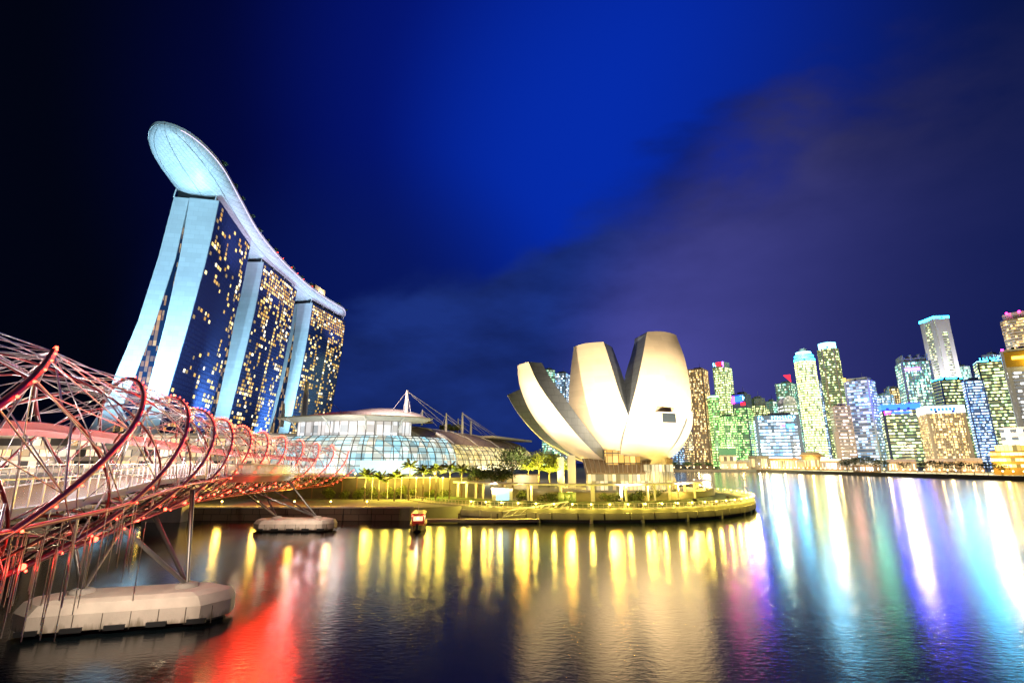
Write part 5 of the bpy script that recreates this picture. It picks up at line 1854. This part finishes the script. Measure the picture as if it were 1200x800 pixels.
# warm block with white sign box
T = tower('office_block', 'broad warm-windowed block with a long white sign box along its top', 1074, 1130, 484, 570, 18, (.52, .44, .34), WRM, 2.4, .62, rot=.28, dr=.75, cell=2.6, fins=9, bf=.6)
STREAK_FLOODS.append((T, -0.25, WH, 2.2e5, 9))
STREAK_FLOODS.append((T, 0.2, WH, 2.2e5, 9))
mb = MB(); mb.prism(grow(T['fp'], .9), T['h'], T['h'] + 8.5); sb = mb.build('sign_box', emis('sign_box_light', (.75, .90, 1.0), 2.6), T['o'])
mb = MB()
for k in range(7):
    x = (-.36 + k * .1) * T['w']
    mb.box((x, -T['d'] / 2 - 1.2, T['h'] + 4.3), (2.4, .3, 3.2)); 
mb.build('sign_strokes', E['blue'], sb)
# narrow green strip right of it
T = tower('office_tower', 'narrow dark green tower squeezed between the warm block and the blue glass wedge', 1124, 1139, 478, 600, 18, (.05, .12, .09), YEL, 2.0, .42)
# blue glass wedge
T = tower('glass_tower', 'slanting blue glass tower glittering with rows of blue-white lights', 1126, 1152, 446, 560, 24, (.06, .12, .34), [(.15, .40, 1.0), (.75, .90, 1.0)], 2.2, .72, dr=.8, cell=2.4, bf=.5, rot=.15)
# dark green-windowed tower with a white sign
T = tower('office_tower', 'dark tower with yellow-green storeys and white sign letters along the roof', 1139, 1176, 424, 580, 26, (.035, .055, .07), YEL, 2.0, .55, rot=.18, dr=.8, cell=4)
STREAK_FLOODS.append((T, 0, CY, 3e5, 8))
strokes(T, 0, 1 + 3 / T['h'], T['w'] * .8, 4.5, 6, E['cyan'], 31); crown(T, 1.2, .2, E['white'])
# gold crowned tower at the right edge
T = tower('office_tower', 'banded tower at the right edge with a glowing gold crown panel', 1168, 1240, 408, 520, 26, (.40, .42, .48), WHT, 1.8, .40, dr=.7, cell=5, top_skip=.16, bf=.5, rot=.1)
STREAK_FLOODS.append((T, -0.3, (1.0,.62,.1), 1.5e5, 7))
mb = MB(); mb.box((.04 * T['w'], -T['d'] / 2 - 1, T['h'] * .93), (T['w'] * .8, 1.6, 3.0)); mb.build('crown_light', E['gold'], T['o'])
mb = MB(); mb.box((0, -T['d'] / 2 - .3, T['h'] * .92), (T['w'] * .99, .8, T['h'] * .13)); mb.build('crown_panel', mat('crown_panel', (.55, .36, .06), .4, .5), T['o'])
mb = MB(); mb.box((-T['w'] / 2 - .6, -T['d'] * .35, T['h'] / 2), (2.5, T['d'] * .3, T['h'])); mb.build('edge_pier', T['wall'], T['o'])
lamp('crown_flood', 'POINT', (0, -T['d'] / 2 - 9, T['h'] * .89), 16000, (1, .7, .12), T['o'], 1)
mb = MB(); mb.ball((-T['w'] / 2, -T['d'] / 2, T['h'] + 1), 1.2, 8); mb.build('beacon', E['magenta'], T['o'])
T = tower('stone_tower', 'pale stone tower with a pink lit crown behind the gold-crowned one', 1170, 1222, 372, 620, 40, (.60, .50, .40), WRM, 1.7, .40, shape='oct', dr=.9, cell=3.4, bf=.5)
mb = MB(); mb.prism(grow(T['fp'], -3), T['h'], T['h'] + 9); mb.build('upper_crown', T['wall'], T['o'])
for k in (-.3, .0, .3):
    mb = MB(); mb.ball((k * T['w'], -T['d'] * .42, T['h'] + 9), 1.3, 8); mb.build('beacon', E['magenta'], T['o'])
lamp('wall_flood', 'SPOT', (-30, -70, T['h'] * .55), 330000, (1, .85, .6), T['o'], 2, (0, 0, T['h'] * .85), 90, .8)
# white block and golden terraces at the right edge
T = tower('hotel_block', 'small white floodlit block low at the right edge', 1170, 1215, 500, 450, 6, (.72, .66, .60), WHT, 1.8, .6, bf=.4)
lamp('wall_flood', 'POINT', (-10, -22, 14), 12000, (.75, .92, 1), T['o'], 1)
T = tower('terrace_building', 'golden stepped terrace building on the waterfront at the right edge', 1158, 1230, 528, 410, 4, (.55, .36, .12), [(1, .62, .10), (1, .8, .3)], 3.2, .85, bf=.5, cell=2.5, dr=.5)
mb = MB(); mb.box((0, 3, T['h'] + 2.4), (T['w'] * .8, T['d'] * .6, 4.6)); mb.build('upper_terrace', T['glass'], T['o'])
lamp('terrace_light', 'POINT', (-10, -20, 10), 15000, (1, .62, .15), T['o'], 1)

# coloured floodlights added on the far roofs to throw streaks on the bay
def streak_flood(T, x, colr, e_, r_=7.0, z=1.0):
    o = T['o']
    base_ = Vector((x * T['w'], -T['d'] / 2 - 2.0, T['h'] * z + 1.5))
    mb = MB(); mb.box(base_ + Vector((0, 0.9, 0)), (2.6, 1.6, 2.2)); mb.build('floodlight', M['dark_metal'], o)
    mw = Matrix.Translation(o.location) @ Matrix.Rotation(o.rotation_euler[2], 4, 'Z')
    p_ = mw @ base_
    t_ = Vector((p_.x * .06, p_.y * .06, 0))
    lamp('flood', 'SPOT', p_ - Vector((0, 2.5, 0)), e_, colr, None, r_, t_, 24, 0.7)


for T, x, colr, e_, r_ in STREAK_FLOODS:
    streak_flood(T, x, colr, e_ * (.12 if colr == WH else .26), r_ * .8)
# low waterfront buildings
def low(name, label, pxl, pxr, pyt, Y_, nb, wall, cols, st, frac, **kw):
    return tower(name, label, pxl, pxr, pyt, Y_, nb, wall, cols, st, frac, **kw)


T = low('waterfront_hall', 'green-roofed low hall on the far shore right of the museum', 843, 862, 533, 705, 2, (.35, .28, .18), WRM, 1.6, .6, dr=.8)
mb = MB(); mb.prism(grow(T['fp'], 1.2), T['h'], T['h'] + 9); mb.build('green_roof', mat('green_roof', (.05, .16, .08), .6), T['o'])
T = low('striped_pavilion', 'waterfront pavilion with a screen of bright slanting white bars', 877, 900, 534, 702, 1, (.14, .09, .05), WRM, 1.2, .5, dr=.6, fins=13, finw=.75)
lamp('bar_light', 'POINT', (0, -18, 8), 9000, (1, .9, .6), T['o'], 1)
T = low('arched_hall', 'golden colonnaded hall beside the striped pavilion', 902, 934, 538, 700, 1, (.50, .34, .16), [(1, .62, .18), (1, .8, .4)], 2.6, .8, dr=.5, fins=10, cell=3, bf=.7)
mb = MB(); mb.prism(grow(T['fp'], 2.0), T['h'], T['h'] + 2); mb.build('roof', mat('orange_roof', (.40, .16, .05), .6), T['o'])
lamp('hall_light', 'POINT', (0, -16, 6), 9000, (1, .65, .2), T['o'], 1)
T = low('round_pavilion', 'round orange pavilion tower with a wide disc roof at the foot of the round tower', 938, 962, 535, 690, 1, (.55, .36, .16), [(1, .6, .2), (1, .75, .3)], 2.0, .7, shape='cyl', dr=1, cell=2.4, bf=.5)
mb = MB(); mb.lathe([(11, 0), (17, 1.0), (17.5, 2.0), (13, 3.2), (11, 6), (8, 6.4)], 24, (0, 0, T['h'])); mb.build('disc_roof', mat('disc_roof', (.5, .28, .10), .5), T['o'])
lamp('pav_light', 'POINT', (0, -22, 12), 14000, (1, .62, .2), T['o'], 1)
for i, (a, b_, t_, Y_, lab) in enumerate(((862, 878, 541, 700, 'small warm kiosk row at the far shore left of the striped pavilion'), (934, 942, 541, 680, 'little white stall on the shore beside the round pavilion'),
                                     (962, 985, 540, 640, 'bright white restaurant tent on the shore below the round tower'), (1000, 1030, 545, 520, 'white slatted jetty shelter before the shore trees'),
                                     (1040, 1072, 541, 560, 'long low red-lit arcade under the dark blue block'), (1084, 1118, 541, 520, 'golden ground-floor arcade under the warm block'),
                                     (1122, 1150, 540, 480, 'low white bridge house with tented roof on the right shore'))):
    T = low('waterfront_shop', lab, a, b_, t_, Y_, 1, (.30, .20, .12), [(1, .55, .14), (1, .8, .45)] if i not in (2, 3) else WHT, 1.7, .7, cell=2.0, dr=.4, bf=.6, fins=9)
    mb = MB(); w, d = T['w'], T['d']; mb.loft([[Vector((-w * .54, -d * .6, T['h'])), Vector((-w * .54, 0, T['h'] + 3)), Vector((-w * .54, d * .6, T['h']))], [Vector((w * .54, -d * .6, T['h'])), Vector((w * .54, 0, T['h'] + 3)), Vector((w * .54, d * .6, T['h']))]]); mb.build('roof', M['brown_roof'] if i not in (2, 3) else M['white_metal'], T['o'])
    lamp('shop_light', 'POINT', (0, -T['d'] * .5 - 7, 5), 4000, (1, .62, .2), T['o'], .8)

# shore promenade lamps: little globes on posts
shore = [(130 + i * 9, 695 - 0.03 * i * 9 * .6) for i in range(22)]
y = 684
while y > 345:
    sx = 332 + (690 - y) / 90 * 8 if y > 600 else (340 + (600 - y) / 80 * 6.5 if y > 520 else 346.5 + (520 - y) / 170 * 5)
    shore.append((sx + 3.0, y)); y -= 7.5
mb = MB(); mb.tube([(0, 0, 0), (0, 0, 3.2)], .12, 5); mb.ball((0, 0, 3.6), .55, 6, mi=1)
L0 = mb.build('shore_lamp', [M['dark_steel'], emis('shore_globe', (1, .70, .28), 14)])
tag(L0, 'small warm globe lamp in the row along the far shore promenade', 'lamp', 'lamps along the far shore')
L0.location = (shore[0][0], shore[0][1], GZ)
for x, y in shore[1:]:
    c = L0.copy(); COL.objects.link(c); c.location = (x, y, GZ)
for i, (x, y) in enumerate(shore):
    if i % 9 == 4:
        lamp('shore_light', 'POINT', (x + 8, y + 6, 9), 9000, (1, .68, .25), None, 1)
# sea wall of the far shore
mb = MB()
pts = [(130, 704.8), (330, 689.8), (337.8, 600), (344.8, 520), (349.8, 350), (361, 252)]
for (x0, y0), (x1, y1) in zip(pts, pts[1:]):
    v = Vector((x1 - x0, y1 - y0)); mb.box(((x0 + x1) / 2, (y0 + y1) / 2, 1.5), (v.length + .6, .8, 3.2), math.atan2(v.y, v.x))
tag(mb.build('sea_wall', M['stone_wall']), 'low dark sea wall along the far shore promenade', 'sea wall')
# shore trees
treespots = [(992, 548, 9), (1003, 540, 11), (1014, 545, 11), (1026, 535, 10), (1036, 528, 8), (1060, 545, 7), (1082, 520, 7), (1096, 505, 8), (1108, 500, 7), (1124, 480, 7), (1140, 470, 6.5), (1156, 455, 7), (1172, 430, 6),
             (806, 720, 12), (818, 718, 11), (830, 716, 12), (866, 708, 8), (790, 722, 12)]
tb = None
for i, (px, Y_, h) in enumerate(treespots):
    x = at_y(px, 545, Y_).x
    if i < 13:
        Y_ = 351.0 * Y_ / x; x = 351.0; h *= 1.55
    lb = '%s dark far-shore tree counted from %s' % ((ordn[i], 'the pink block') if i < 13 else (ordn[i - 13], 'the museum'))
    if i < 3 or i == 13:
        tb = tree('shore_tree', lb, (x, Y_, GZ), h, h * 1.15, M['leaf_dark'], 200 + i, 260, .9, 'trees along the far shore', clumps=8, trunk=.3)
        tb['_h'] = h
    else:
        sc0 = h / tb['_h']
        c = dup(tb, (x, Y_, GZ), i * 1.3, lb, scale=sc0)

# warm glow of the streets on the fronts of the far towers
for x, y, e_, c_ in ((250, 660, 260000, (1, .85, .55)), (330, 640, 260000, (.75, 1, .7)), (372, 600, 220000, (1, .8, .5)), (400, 520, 220000, (1, .85, .6)), (410, 440, 220000, (1, .8, .5))):
    lamp('street_glow', 'POINT', (x, y, 34), e_, c_, None, 3)
